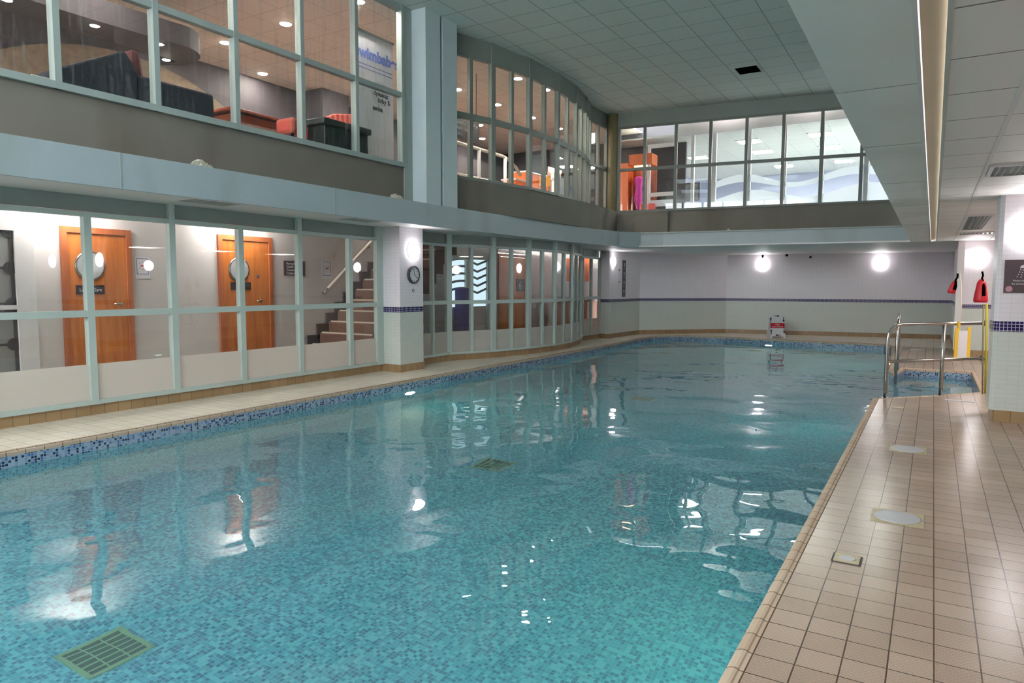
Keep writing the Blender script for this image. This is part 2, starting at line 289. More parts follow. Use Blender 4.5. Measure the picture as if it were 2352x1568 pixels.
# ------------------------------------------------------------------ mesh builder
class MB:
    def __init__(s): s.v = []; s.f = []; s.sm = []
    def add(s, vs, fs, smooth=False):
        o = len(s.v); s.v += [Vector(p) for p in vs]; s.f += [[i + o for i in f] for f in fs]; s.sm += [smooth] * len(fs)
    def box(s, x0, x1, y0, y1, z0, z1):
        s.add([(x0, y0, z0), (x1, y0, z0), (x1, y1, z0), (x0, y1, z0), (x0, y0, z1), (x1, y0, z1), (x1, y1, z1), (x0, y1, z1)],
              [(0, 3, 2, 1), (4, 5, 6, 7), (0, 1, 5, 4), (1, 2, 6, 5), (2, 3, 7, 6), (3, 0, 4, 7)]); return s
    def rb(s, o, t, a0, a1, n0, n1, z0, z1):
        """box along direction t from point o; n is the side to the right of t (towards +x when t points to +y)"""
        n = (t[1], -t[0])
        P = lambda a, b, z: (o[0] + t[0] * a + n[0] * b, o[1] + t[1] * a + n[1] * b, z)
        s.add([P(a0, n0, z0), P(a1, n0, z0), P(a1, n1, z0), P(a0, n1, z0), P(a0, n0, z1), P(a1, n0, z1), P(a1, n1, z1), P(a0, n1, z1)],
              [(0, 1, 2, 3), (4, 7, 6, 5), (0, 4, 5, 1), (1, 5, 6, 2), (2, 6, 7, 3), (3, 7, 4, 0)]); return s
    def prism(s, poly, z0, z1, caps=True):
        n = len(poly)
        area = sum(poly[i][0] * poly[(i + 1) % n][1] - poly[(i + 1) % n][0] * poly[i][1] for i in range(n))
        if area < 0: poly = poly[::-1]
        vs = [(p[0], p[1], z0) for p in poly] + [(p[0], p[1], z1) for p in poly]
        fs = [(i, (i + 1) % n, n + (i + 1) % n, n + i) for i in range(n)]
        if caps: fs += [tuple(range(n))[::-1], tuple(range(n, 2 * n))]
        s.add(vs, fs); return s
    def plate(s, pts, off):
        """flat outline pts (3D, planar) thickened by vector off"""
        n = len(pts); off = Vector(off); vs = [Vector(p) for p in pts] + [Vector(p) + off for p in pts]
        s.add(vs, [(i, (i + 1) % n, n + (i + 1) % n, n + i) for i in range(n)] + [tuple(range(n))[::-1], tuple(range(n, 2 * n))]); return s
    def tube(s, pts, r, seg=12, caps=True, r1=None):
        pts = [Vector(p) for p in pts]; n = len(pts); vs = []; prev = None
        for i, p in enumerate(pts):
            d = (pts[min(i + 1, n - 1)] - pts[max(i - 1, 0)]).normalized()
            if prev is None:
                a = Vector((0, 0, 1)) if abs(d.z) < 0.9 else Vector((1, 0, 0)); x = d.cross(a).normalized()
            else: x = (prev - d * prev.dot(d)).normalized()
            y = d.cross(x); prev = x; rr = r if r1 is None else r + (r1 - r) * i / (n - 1)
            for k in range(seg):
                a = 2 * PI * k / seg; vs.append(p + x * math.cos(a) * rr + y * math.sin(a) * rr)
        fs = [(i * seg + k, i * seg + (k + 1) % seg, (i + 1) * seg + (k + 1) % seg, (i + 1) * seg + k) for i in range(n - 1) for k in range(seg)]
        o = len(s.v); s.add(vs, fs, True)
        if caps:
            s.f += [[o + k for k in range(seg)][::-1], [o + (n - 1) * seg + k for k in range(seg)]]; s.sm += [False, False]
        return s
    def lathe(s, prof, c=(0, 0, 0), axis=(0, 0, 1), seg=32, smooth=True):
        """prof: (radius, height along axis)"""
        ax = Vector(axis).normalized(); a = Vector((0, 0, 1)) if abs(ax.z) < 0.9 else Vector((1, 0, 0))
        x = ax.cross(a).normalized(); y = ax.cross(x); c = Vector(c); vs = []; n = len(prof)
        for r, h in prof:
            for k in range(seg):
                t = 2 * PI * k / seg; vs.append(c + ax * h + x * math.cos(t) * r + y * math.sin(t) * r)
        fs = [(i * seg + k, (i + 1) * seg + k, (i + 1) * seg + (k + 1) % seg, i * seg + (k + 1) % seg) for i in range(n - 1) for k in range(seg)]
        o = len(s.v); s.add(vs, fs, smooth)
        s.f += [[o + k for k in range(seg)], [o + (n - 1) * seg + k for k in range(seg)][::-1]]; s.sm += [False, False]
        return s
    def build(s, name, mat, parent=None, bevel=0.0):
        me = bpy.data.meshes.new(name)
        origin = Vector((0, 0, 0))
        me.from_pydata([tuple(v) for v in s.v], [], s.f); me.update()
        me.polygons.foreach_set('use_smooth', s.sm)
        bm = bmesh.new(); bm.from_mesh(me); bmesh.ops.recalc_face_normals(bm, faces=bm.faces)
        bmesh.ops.remove_doubles(bm, verts=bm.verts, dist=1e-6)
        uv = bm.loops.layers.uv.new('UVMap')
        for f in bm.faces:
            n = f.normal
            if abs(n.z) > 0.7:
                for l in f.loops: l[uv].uv = (l.vert.co.x, l.vert.co.y)
            else:
                t = Vector((-n.y, n.x, 0)); t = t.normalized() if t.length > 1e-6 else Vector((1, 0, 0))
                for l in f.loops: l[uv].uv = (l.vert.co.dot(t), l.vert.co.z)
        bm.to_mesh(me); bm.free()
        me.materials.append(mat)
        o = bpy.data.objects.new(name, me); COL.objects.link(o)
        if parent is not None:
            o.parent = parent
            o.matrix_parent_inverse = Matrix.Translation(-parent.location) if parent.type == 'EMPTY' else Matrix()
        if bevel:
            b = o.modifiers.new('bevel', 'BEVEL'); b.width = bevel; b.segments = 2; b.limit_method = 'ANGLE'
        return o
def tag(o, label, cat, group=None, kind=None):
    o['label'] = label; o['category'] = cat
    if group: o['group'] = group
    if kind: o['kind'] = kind
    return o
def thing(name, label, cat, loc=(0, 0, 0), group=None, kind=None):
    o = bpy.data.objects.new(name, None); o.empty_display_size = 0.1; COL.objects.link(o); o.location = loc
    return tag(o, label, cat, group, kind)
def struct(name, mb, mat, label, cat='wall', bevel=0.0):
    return tag(mb.build(name, mat, None, bevel), label, cat, None, 'structure')
def copy_tree(o, loc):
    r = o.copy(); COL.objects.link(r); r.location = loc
    for ch in list(o.children):
        c = ch.copy(); COL.objects.link(c); c.parent = r
        for g in list(ch.children):
            d = g.copy(); COL.objects.link(d); d.parent = c
    return r
def text(body, size, origin, right, upv, mat, parent, name='lettering', align='LEFT', ext=0.001, off=0.0):
    cu = bpy.data.curves.new(name, 'FONT'); cu.body = body; cu.size = size; cu.align_x = align; cu.extrude = ext; cu.offset = off
    cu.materials.append(mat)
    tmp = bpy.data.objects.new(name + '_src', cu); me = bpy.data.meshes.new_from_object(tmp); bpy.data.objects.remove(tmp)
    o = bpy.data.objects.new(name, me); COL.objects.link(o)
    r = Vector(right).normalized(); u = Vector(upv).normalized(); n = r.cross(u)
    M = Matrix(((r.x, u.x, n.x, origin[0]), (r.y, u.y, n.y, origin[1]), (r.z, u.z, n.z, origin[2]), (0, 0, 0, 1)))
    me.transform(M); me.update()
    o.parent = parent; o.matrix_parent_inverse = Matrix.Translation(-parent.location) if parent.type == 'EMPTY' else Matrix()
    return o
Z3 = (0, 0, 1)
ORD = ['first', 'second', 'third', 'fourth', 'fifth', 'sixth', 'seventh', 'eighth', 'ninth', 'tenth', 'eleventh', 'twelfth', 'thirteenth', 'fourteenth']

# ------------------------------------------------------------------ levels and plan
ZC = 2.37; ZF = 2.72; ZS = 3.29; ZT = 4.37; ZG = 5.42; ZH = 5.73; ZW = -0.135; ZB = -1.25
XW = -7.8; XU = -7.25; XFc = -6.95
YN = -3.0
pool = [(-0.60, YN + 0.8), (-0.60, 9.93), (-0.09, 10.45), (0.20, 10.80), (0.61, 11.28), (0.61, 13.96), (-0.37, 13.92), (-0.49, 12.89), (-0.58, 13.4),
        (-0.80, 19.05), (-0.98, 19.48), (-2.4, 19.52), (-3.73, 19.64), (-5.0, 19.86), (-6.1, 19.8), (-6.55, 19.5), (-6.8, 18.9), (-6.82, 17.9), (-6.72, 16.2), (-6.68, 14.0), (-6.68, YN + 0.8)]

def bow(c, R, a0, a1, n):
    return [(c[0] + R * math.cos(math.radians(a0 + (a1 - a0) * i / n)), c[1] + R * math.sin(math.radians(a0 + (a1 - a0) * i / n))) for i in range(n + 1)]
bowL = bow((-13.33, 13.53), 6.25, -27.8, 27.8, 6)      # lower bow, ends on x = -7.8
bowU = [(XU, 9.85), (-6.96, 10.82), (-6.79, 11.88), (-6.75, 12.97), (-6.85, 14.03), (-7.03, 14.89), (XU, 15.6)]      # upper bow
bowL[0] = (XW, bowL[0][1]); bowL[-1] = (XW, bowL[-1][1])

# ------------------------------------------------------------------ pool basin and deck
def inset(poly, d):
    n = len(poly); A = sum(poly[i][0] * poly[(i + 1) % n][1] - poly[(i + 1) % n][0] * poly[i][1] for i in range(n))
    sg = 1 if A > 0 else -1; out = []
    for i in range(n):
        p, q, r = [Vector(poly[j % n]) for j in (i - 1, i, i + 1)]
        e1 = (q - p).normalized(); e2 = (r - q).normalized()
        n1 = Vector((-e1.y, e1.x)) * sg; n2 = Vector((-e2.y, e2.x)) * sg
        b = (n1 + n2); b = b / max(0.3, (b.length_squared / 2)) if b.length > 1e-6 else n1
        out.append((q.x + b.x * d, q.y + b.y * d))
    return out
outer_deck = [(5.0, YN), (5.0, 23.0), (-7.95, 23.0), (-7.95, YN)]
cop_out = inset(pool, -0.065)
def flat(name, poly, z, mat, label):
    bm = bmesh.new(); vs = [bm.verts.new((p[0], p[1], z)) for p in poly]
    for i in range(len(vs)): bm.edges.new((vs[i], vs[(i + 1) % len(vs)]))
    bmesh.ops.triangle_fill(bm, use_beauty=True, edges=bm.edges[:])
    if sum(f.normal.z for f in bm.faces) < 0: bmesh.ops.reverse_faces(bm, faces=bm.faces)
    bmesh.ops.recalc_face_normals(bm, faces=bm.faces); bm.normal_update()
    for f in bm.faces:
        if f.normal.z < 0: f.normal_flip()
    uv = bm.loops.layers.uv.new('UVMap')
    for f in bm.faces:
        for l in f.loops: l[uv].uv = (l.vert.co.x, l.vert.co.y)
    me = bpy.data.meshes.new(name); bm.to_mesh(me); bm.free(); me.materials.append(mat)
    o = bpy.data.objects.new(name, me); COL.objects.link(o); return tag(o, label, 'floor', None, 'structure')
co = cop_out; ys_ = co[9][1]
flat('floor_right', [(5.0, YN), (5.0, ys_)] + [co[i] for i in range(9, -1, -1)] + [co[20], (co[20][0], YN)], 0.0, M_deck, 'beige studded tile deck along the right side of the pool')
flat('floor_left', [(5.0, ys_), (5.0, 23.0), (-7.95, 23.0), (-7.95, YN), (co[20][0], YN)] + [co[i] for i in range(20, 8, -1)], 0.0, M_deckLit, 'smooth tile deck, brighter light put into its pale tone, along the left side and far end of the pool')
# coping: rounded nosing profile swept round the pool
def sweep(poly_fn, prof, name, mat):
    mb = MB(); loops = []
    for off, z in prof:
        loops.append([(p[0], p[1], z) for p in poly_fn(off)])
    n = len(loops[0])
    vs = [p for lp in loops for p in lp]
    fs = [(i * n + k, i * n + (k + 1) % n, (i + 1) * n + (k + 1) % n, (i + 1) * n + k) for i in range(len(prof) - 1) for k in range(n)]
    mb.add(vs, fs, False); return mb
cp = sweep(lambda d: inset(pool, d), [(-0.065, 0.0), (-0.045, 0.001), (-0.040, 0.006), (-0.028, 0.008), (-0.010, 0.004), (0.002, -0.004), (0.005, -0.012), (0.006, -0.022), (0.006, -0.040)], 'c', M_cope)
struct('pool_coping', cp, M_cope, 'rounded beige tile coping running round the pool edge', 'coping')
wb = sweep(lambda d: inset(pool, d), [(0.006, -0.040), (0.006, ZW - 0.01)], 'w', M_mos)
struct('wall_pool_rim', wb, M_mos, 'blue speckled mosaic band round the pool above the water', 'pool wall')
wu = sweep(lambda d: inset(pool, d), [(0.006, ZW - 0.01), (0.006, ZB)], 'w', M_mosU)
struct('wall_pool_basin', wu, M_mosU, 'turquoise mosaic wall of the pool below the water', 'pool wall')
MB_ = MB(); MB_.add([(p[0], p[1], ZB) for p in pool], [tuple(range(len(pool)))])
struct('floor_pool', MB_, M_mosU, 'turquoise and blue mosaic floor of the swimming pool', 'pool floor')
MB_ = MB().box(-0.60, 0.60, 10.8, 13.9, ZB, -0.62).box(-0.1, 0.60, 11.2, 13.9, -0.62, -0.40)
struct('floor_alcove_steps', MB_, M_mosU, 'submerged mosaic steps in the recess beside the handrail', 'steps')
pw = inset(pool, 0.0058)
wat = flat('water', pw, ZW, M_water, 'clear rippled blue swimming pool water'); wat['category'] = 'water'

# ------------------------------------------------------------------ left side, lower storey
def poly_wall(pts, z0, z1, n0, n1):
    mb = MB()
    for a, b in zip(pts[:-1], pts[1:]):
        L = math.hypot(b[0] - a[0], b[1] - a[1]); t = ((b[0] - a[0]) / L, (b[1] - a[1]) / L)
        mb.rb(a, t, -0.005, L + 0.005, n0, n1, z0, z1)
    return mb
lowline = [(XW, YN)] + bowL + [(XW, 17.55)]
mb = poly_wall(lowline, 0.0, 0.115, -0.10, 0.012)
struct('baseboard_left', mb, M_skirt, 'tan tiled kerb below the lower glazed screens', 'skirting')
mb = poly_wall(lowline, 2.2, ZC, -0.10, -0.02)
struct('trim_1', mb, M_frameD, 'grey panel strip above the lower glazed screens', 'panel')
mb = MB().box(-9.0, XFc - 0.042, YN, 9.5, ZC, ZC + 0.03).prism([(-9.0, 9.5), (XFc - 0.042, 9.5), (-6.765, 14.6), (-6.55, 15.75), (-6.9, 17.4), (-9.0, 17.4)], ZC, ZC + 0.03)
struct('ceiling_soffit_left', mb, M_white, 'pale soffit under the left fascia beam', 'soffit')
# fascia
mb = poly_wall([(XFc, YN), (XFc, 9.5), (-6.72, 14.6)], ZC - 0.004, ZF, -0.04, 0.0)
fasc_pts = [(-6.72, 14.6), (-6.5, 15.75), (-6.15, 16.25), (-5.65, 16.42), (-0.46, 17.1)]
mb2 = poly_wall(fasc_pts, ZC - 0.004, ZF, -0.04, 0.0)
fs_ = struct('wall_left_fascia', mb, M_fascia, 'pale blue grey fascia board along the left side over the pool', 'fascia')
mbj = MB()
for y in (1.2, 4.0, 6.9): mbj.box(XFc, XFc + 0.004, y, y + 0.012, ZC, ZF)
mbj.build('joint', M_frameD, fs_)
struct('wall_far_fascia', mb2, M_fascia, 'pale fascia board along the far end below the gym windows', 'fascia')
mb = MB().box(-7.6, XFc - 0.042, YN, 9.5, ZF - 0.03, ZF - 0.004).prism([(-7.6, 9.5), (XFc - 0.042, 9.5), (-6.765, 14.6), (-6.55, 15.75), (-6.2, 16.2), (-5.7, 16.37), (-0.5, 17.05), (-0.3, 18.1), (-7.6, 18.1)], ZF - 0.03, ZF - 0.004)
struct('trim_2', mb, M_frameD, 'flat ledge on top of the fascia below the upper windows', 'ledge')
# apron below upper windows
mb = MB().box(XU - 0.08, XU, YN, bowU[0][1], ZF, ZS - 0.015)
struct('wall_left_apron', mb, M_apron, 'warm grey wall strip below the large left upper windows', 'wall')
apU = [(XU + 0.03, 9.6), (-7.10, 10.2), (-6.91, 10.82), (-6.77, 11.88), (-6.74, 12.97), (-6.72, 14.03), (-6.74, 14.89), (-6.78, 15.8), (-6.9, 16.55)]
mb = poly_wall(apU, ZF, ZS - 0.015, -0.08, 0.0)
struct('wall_bay_apron', mb, M_apron, 'stained grey apron wall below the curved upper windows', 'wall')
farW = [(-7.0, 16.72), (-0.3, 17.58)]
fd = Vector((farW[1][0] - farW[0][0], farW[1][1] - farW[0][1])).normalized()
mb = MB().rb(farW[0], fd, 1.3, 6.75, -0.1, 0.0, ZF, ZS - 0.015)
struct('wall_far_apron', mb, M_apron, 'dark grey apron wall below the gym windows at far end', 'wall')
mb = MB().rb((-7.0, 16.72), fd, -0.12, 1.35, -0.02, 0.10, ZF - 0.01, ZS - 0.03)
struct('wall_corner_apron', mb, M_apron, 'projecting grey apron box at the far left corner', 'wall', 0.03)

# ------------------------------------------------------------------ windows
WN = [0]
def window(p0, p1, z0, z1, label, zt=None, ml=0.07, mr=0.0, minor=(), fr=M_frame, glass=M_glass, frost=None, rail_b=0.05, rail_t=0.05, rail_m=0.07, depth=0.07, cap=None, mminor=0.05):
    WN[0] += 1
    L = math.hypot(p1[0] - p0[0], p1[1] - p0[1]); t = ((p1[0] - p0[0]) / L, (p1[1] - p0[1]) / L)
    root = thing('window_%d' % WN[0], label, 'window', (p0[0], p0[1], z0), None, 'structure')
    mb = MB(); d0, d1 = -depth / 2, depth / 2
    mb.rb(p0, t, 0, L, d0, d1 * 1.1, z0, z0 + rail_b); mb.rb(p0, t, 0, L, d0, d1, z1 - rail_t, z1)
    if zt: mb.rb(p0, t, 0, L, d0, d1, zt - rail_m / 2, zt + rail_m / 2)
    mb.rb(p0, t, -ml / 2, ml / 2, d0 * 1.15, d1 * 1.15, z0, cap or z1)
    if mr: mb.rb(p0, t, L - mr / 2, L + mr / 2, d0 * 1.15, d1 * 1.15, z0, cap or z1)
    for a in minor: mb.rb(p0, t, a * L - mminor / 2, a * L + mminor / 2, d0 * 1.07, d1 * 1.07, z0, z1)
    mb.build('window_frame', fr, root)
    g = MB().rb(p0, t, 0, L, -0.003, 0.003, z0 + 0.01, z1 - 0.01); g.build('pane', glass, root)
    if frost:
        g = MB().rb(p0, t, 0.0, L, 0.004, 0.006, z0 + 0.01, frost); g.build('frosted_film', M_frost, root)
    return root
zl0, zl1, zlt = 0.115, 2.19, 1.105
ysL = [2.1, 3.1, 4.09, 5.06, 6.02, 7.01, 8.02, 9.02]
nm = ['seventh', 'sixth', 'fifth', 'fourth', 'third', 'second', 'first']
for i in range(len(ysL) - 1):
    cap = ZC if i % 2 == 1 else None
    window((XW, ysL[i]), (XW, ysL[i + 1]), zl0, zl1, 'lower corridor window, %s pane bay before the clock pillar' % nm[i], zlt, 0.075, 0.075 if i == len(ysL) - 2 else 0, cap=cap, frost=0.555)
window((XW, YN), (XW, 2.1), zl0, zl1, 'long lower corridor window beyond the left picture edge', zlt, 0.075, minor=(0.2, 0.4, 0.6, 0.8), frost=0.555)
window((XW, 9.05), bowL[0], zl0, zl1, 'lower corridor window straight behind the clock pillar', zlt, 0.07, minor=(0.68,), frost=0.555)
for i in range(6):
    window(bowL[i], bowL[i + 1], zl0, zl1, 'lower curved bay window facet, %s from the clock pillar' % ORD[i], zlt, 0.11, 0.11 if i == 5 else 0, minor=(0.5,), cap=ZC, frost=0.555, mminor=0.06)
window(bowL[-1], (XW, 17.55), zl0, zl1, 'narrow lower window beside the far lamp pier', zlt, 0.08, 0.08, minor=(0.5,), frost=0.555)
# upper left
ysU = [-0.4, 0.55, 1.56, 2.58, 3.59, 4.59, 5.595, 6.615, 7.625, 8.64]
for i in range(len(ysU) - 1):
    lb = 'large upper lounge window, %s bay from the tall pillar' % ORD[len(ysU) - 2 - i]
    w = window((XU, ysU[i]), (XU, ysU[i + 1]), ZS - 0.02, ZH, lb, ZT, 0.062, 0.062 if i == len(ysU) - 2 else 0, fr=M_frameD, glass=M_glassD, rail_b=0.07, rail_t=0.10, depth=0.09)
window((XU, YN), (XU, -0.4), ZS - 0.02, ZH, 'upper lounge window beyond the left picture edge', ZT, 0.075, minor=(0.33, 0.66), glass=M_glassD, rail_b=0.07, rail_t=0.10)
struct('wall_left_upper_strip', MB().box(XU - 0.04, XU + 0.02, 8.69, 8.92, ZF, ZH), M_frameD, 'narrow grey green strip between upper window and tall pillar', 'panel')
mbx = poly_wall([(XU, 9.7)] + bowU + [(XU, 16.65)], ZG, ZH, -0.04, 0.03)
struct('wall_bay_header', mbx, M_frameU, 'grey panel band above the curved upper windows', 'panel')
window((XU, 9.5), bowU[0], ZS - 0.02, ZG, 'upper window strip directly behind the tall pillar', ZT, 0.06, fr=M_frameU, rail_m=0.10)
for i in range(6):
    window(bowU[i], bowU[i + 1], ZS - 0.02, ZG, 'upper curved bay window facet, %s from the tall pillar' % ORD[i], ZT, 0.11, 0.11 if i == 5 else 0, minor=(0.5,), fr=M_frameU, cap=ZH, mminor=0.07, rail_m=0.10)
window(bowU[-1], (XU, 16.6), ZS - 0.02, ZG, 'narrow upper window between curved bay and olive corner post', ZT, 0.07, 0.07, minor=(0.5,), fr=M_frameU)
# far upper
farpx = [0.06, 0.714, 1.478, 2.298, 3.118, 3.926, 4.739, 5.556, 6.38]
for i in range(len(farpx) - 1):
    a = (farW[0][0] + fd.x * farpx[i], farW[0][1] + fd.y * farpx[i]); b = (farW[0][0] + fd.x * farpx[i + 1], farW[0][1] + fd.y * farpx[i + 1])
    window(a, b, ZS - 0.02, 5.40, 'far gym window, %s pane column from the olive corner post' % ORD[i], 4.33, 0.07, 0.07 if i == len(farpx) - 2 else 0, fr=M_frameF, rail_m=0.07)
struct('wall_far_header', MB().rb(farW[0], fd, -0.2, 6.8, -0.04, 0.03, 5.40, ZH), M_frameU, 'grey panel band above the gym windows', 'panel')

# ------------------------------------------------------------------ pillars
pl = thing('pillar_clock', 'white tiled pillar with round lamp and clock, purple mosaic band', 'pillar', (-7.6, 9.05, 0), None, 'structure')
MB().box(-7.86, -7.4, 8.75, 9.35, 1.06, ZC).build('upper_cladding', M_wallT, pl)
MB().box(-7.86, -7.4, 8.75, 9.35, 0.12, 0.985).build('lower_cladding', M_wallG, pl)
MB().box(-7.865, -7.396, 8.746, 9.354, 0.98, 1.065).build('mosaic_band', M_band, pl)
MB().box(-7.87, -7.39, 8.74, 9.36, 0.0, 0.125).build('skirting', M_skirt, pl)
MB().box(XW - .03, XW + 0.05, 8.60, 8.75, 0.115, ZC).build('side_post', M_frame, pl)
pl = thing('pillar_tall', 'tall blue grey boxed pillar rising from fascia to high ceiling', 'pillar', (-7.1, 9.3, ZF), None, 'structure')
MB().box(-7.32, XFc - 0.002, 8.89, 9.27, ZF - 0.3, ZH).build('casing', M_pillar, pl)
MB().box(-7.32, XFc - 0.002, 9.34, 9.73, ZF - 0.3, ZH).build('casing', M_pillar, pl)
MB().box(-7.30, XFc - 0.06, 9.26, 9.35, ZF - 0.02, ZH).build('recess', M_frameD, pl)
struct('pillar_corner', MB().lathe([(0.15, ZF), (0.15, ZH)], (-7.12, 16.72, 0), Z3, 24), M_olive, 'olive brown round corner post between the upper window walls', 'pillar')
def tiled_wall(name, pts, z1, label, skirt_label=None, n0=-0.1):
    r = thing(name, label, 'wall', (pts[0][0], pts[0][1], 0), None, 'structure')
    poly_wall(pts, 1.06, z1, n0, 0.0).build('upper_tiling', M_wallT, r)
    poly_wall(pts, 0.12, 0.98, n0, 0.0).build('lower_tiling', M_wallG, r)
    poly_wall(pts, 0.98, 1.06, n0, 0.004).build('mosaic_band', M_band, r)
    poly_wall(pts, 0.0, 0.12, n0, 0.012).build('skirting', M_skirt, r)
    return r
tiled_wall('wall_pier', [(XW, 17.55), (-7.5, 17.5), (-7.5, 18.0)], ZC, 'white tiled pier carrying the far left lamp')
tiled_wall('wall_far', [(-7.5, 18.0), (-7.42, 19.6), (-5.4, 21.62), (0.45, 22.40)], ZC, 'white tiled far end wall with purple mosaic line')
tiled_wall('wall_recess_side', [(0.45, 22.42), (0.45, 17.2)], ZC, 'short white tiled return wall beside the recess')
tiled_wall('wall_recess', [(0.45, 17.2), (5.0, 17.2)], ZC, 'white tiled recess wall with round lamp behind the handrail')
struct('pillar_recess', MB().box(0.40, 0.52, 17.14, 17.22, 0.12, ZC), M_white, 'white corner strip at the edge of the recess wall', 'trim')
cs = thing('pillar_right', 'large white tiled pillar at right edge with shower sign', 'pillar', (0.55, 9.0, 0), None, 'structure')
colp = [(0.60, 8.9), (4.2, 8.9), (4.2, 9.45), (0.60, 9.45), (0.56, 9.41), (0.545, 9.2), (0.56, 8.94)]
MB().prism(colp, 1.06, ZC).build('upper_cladding', M_wallT, cs)
MB().prism(colp, 0.12, 0.96).build('lower_cladding', M_wallG, cs)
MB().prism(inset(colp, -0.004), 0.955, 1.062).build('mosaic_band', M_band, cs)
MB().prism(inset(colp[0:4], -0.012), 0.0, 0.122).build('skirting', M_skirt, cs)

# ------------------------------------------------------------------ ceilings
struct('ceiling', MB().box(-7.3, -0.3, YN, 18.0, ZH, ZH + 0.05), M_ceilH, 'grey square tiled high ceiling above the pool', 'ceiling')
struct('wall_right_beam', MB().box(-0.46, -0.10, YN, 17.3, ZC, ZC + 0.5), M_beam, 'pale grey boxed beam along the right edge of the void', 'beam')
struct('wall_right_upper', MB().box(-0.40, -0.25, YN, 18.0, ZC + 0.5, ZH), M_fascia, 'upper wall above the right beam', 'wall')
struct('trim_3', MB().box(-0.10, 0.0, YN, 17.3, ZC + 0.06, ZC + 0.09), M_beige, 'beige recessed strip beside the right beam', 'trim')
struct('trim_6', MB().box(-0.10, 0.0, YN - 0.1, YN, ZC, ZC + 0.1).box(-0.10, 0.0, 17.3, 17.4, ZC, ZC + 0.1).box(-0.12, 0.02, YN, 17.4, ZC + 0.09, ZC + 0.11), M_beige, 'closing trim of the beige strip beside the beam', 'trim')
struct('trim_4', MB().box(-0.105, -0.088, YN, 17.3, ZC - 0.012, ZC + 0.06), M_white, 'thin white edge profile along the right beam', 'trim')
cr0 = struct('ceiling_right', MB().box(0.0, 5.0, YN, 17.2, ZC, ZC + 0.04), M_ceilL, 'white square tiled low ceiling above the right deck', 'ceiling')
for k in range(8): MB().box(0.308 + 0.6 * k, 0.332 + 0.6 * k, YN, 8.9 if k else 17.2, ZC - 0.006, ZC).build('grid_bar', M_white, cr0)
MB().box(0.0, 0.02, YN, 17.2, ZC - 0.006, ZC).build('edge_angle', M_frame, cr0)
bm_ = bpy.data.objects['wall_right_beam']
for y in (1.9, 3.85, 5.42, 7.4, 9.5, 12.4): MB().box(-0.46, -0.10, y, y + 0.008, ZC - 0.0015, ZC).build('joint', M_frameD, bm_)
mb = MB().prism([(-6.78, 14.6), (-6.55, 15.75), (-6.2, 16.2), (-5.7, 16.37), (-0.5, 17.05), (-0.3, 17.08), (0.47, 17.21), (0.47, 22.6), (-7.6, 22.6), (-7.9, 17.4), (-7.0, 17.2), (-6.9, 14.7)], ZC - 0.003, ZC + 0.03)
struct('ceiling_soffit_far', mb, M_white, 'pale soffit over the far end of the pool', 'soffit')
struct('wall_near', MB().box(-7.95, 5.0, YN - 0.1, YN, 0, ZC), M_wallT, 'white tiled wall behind the photographer', 'wall')
m = MB().box(-7.4, -0.3, YN - 0.1, YN, ZC, 2.9)  # added unseen opening that lets sky light fill the hall
for k in range(8): m.box(-7.4 + k * 1.0, -7.3 + k * 1.0, YN - 0.1, YN, 2.9, ZH)
struct('wall_near_fill_opening', m, M_frame, 'framed opening added for daylight fill behind the photographer', 'window')
struct('wall_right', MB().box(5.0, 5.1, YN, 17.2, 0, ZC), M_wallT, 'white tiled right side wall outside the picture', 'wall')

# ------------------------------------------------------------------ corridor
struct('floor_corridor', MB().box(-11.4, XW, YN, 18.0, -0.03, 0.0), M_floorC, 'pale corridor floor behind the lower glazing', 'floor')
struct('wall_corridor', MB().box(-9.5, -9.4, YN, 12.6, 0, 2.95).box(-9.5, -9.4, 12.6, 12.8, 0, 2.75), M_corr, 'off white corridor wall behind the lower glazing', 'wall')
struct('wall_lobby', MB().box(-9.5, -9.4, 14.5, 14.9, 0, 2.6).box(-9.5, -9.4, 16.4, 18.0, 0, 2.6).box(-9.5, -9.4, 12.8, 14.5, 2.1, 2.6).box(-9.5, -9.4, 14.85, 16.45, 2.25, 2.6), M_corr, 'off white lobby wall round the entrance doors', 'wall')
struct('wall_corridor_end', MB().box(-9.5, XW - 0.1, 18.0, 18.1, 0, 2.6), M_white, 'white end wall of the lobby', 'wall')
struct('ceiling_corridor', MB().box(-9.5, -7.93, YN, 8.8, 2.55, 2.58).box(-8.0, -7.93, 8.8, 12.4, 2.55, 2.58).box(-9.5, -7.0, 12.4, 18.0, 2.56, 2.59), M_white, 'white corridor ceiling with square light panels', 'ceiling')
struct('floor_upper', MB().box(-13.2, XU - 0.05, YN, 8.6, 2.98, 3.03).box(-13.2, -9.5, 8.6, 12.4, 2.98, 3.03).box(-8.0, XU - 0.05, 8.6, 12.4, 2.98, 3.03).box(-13.2, -6.9, 12.4, 26.0, 2.98, 3.03), M_floorU, 'upstairs lounge floor', 'floor')
struct('floor_gym', MB().box(-6.9, 5.0, 17.75, 26.5, 3.0, 3.031), paint('grey gym floor', (158, 162, 166), 0.5, 0.05), 'gym floor behind the far upper windows', 'floor')
def light_panel(name, label, c, sx, sy, z, mat, group):
    r = thing(name, label, 'ceiling light', (c[0], c[1], z), group)
    MB().box(c[0] - sx, c[0] + sx, c[1] - sy, c[1] + sy, z - 0.012, z - 0.004).build('diffuser', mat, r)
    m = MB(); e = 0.02
    for a in ((-1, 0), (1, 0)): m.box(c[0] + a[0] * sx - e, c[0] + a[0] * sx + e, c[1] - sy - e, c[1] + sy + e, z - 0.018, z)
    for a in (-1, 1): m.box(c[0] - sx, c[0] + sx, c[1] + a * sy - e, c[1] + a * sy + e, z - 0.018, z)
    m.build('frame', M_white, r); return r
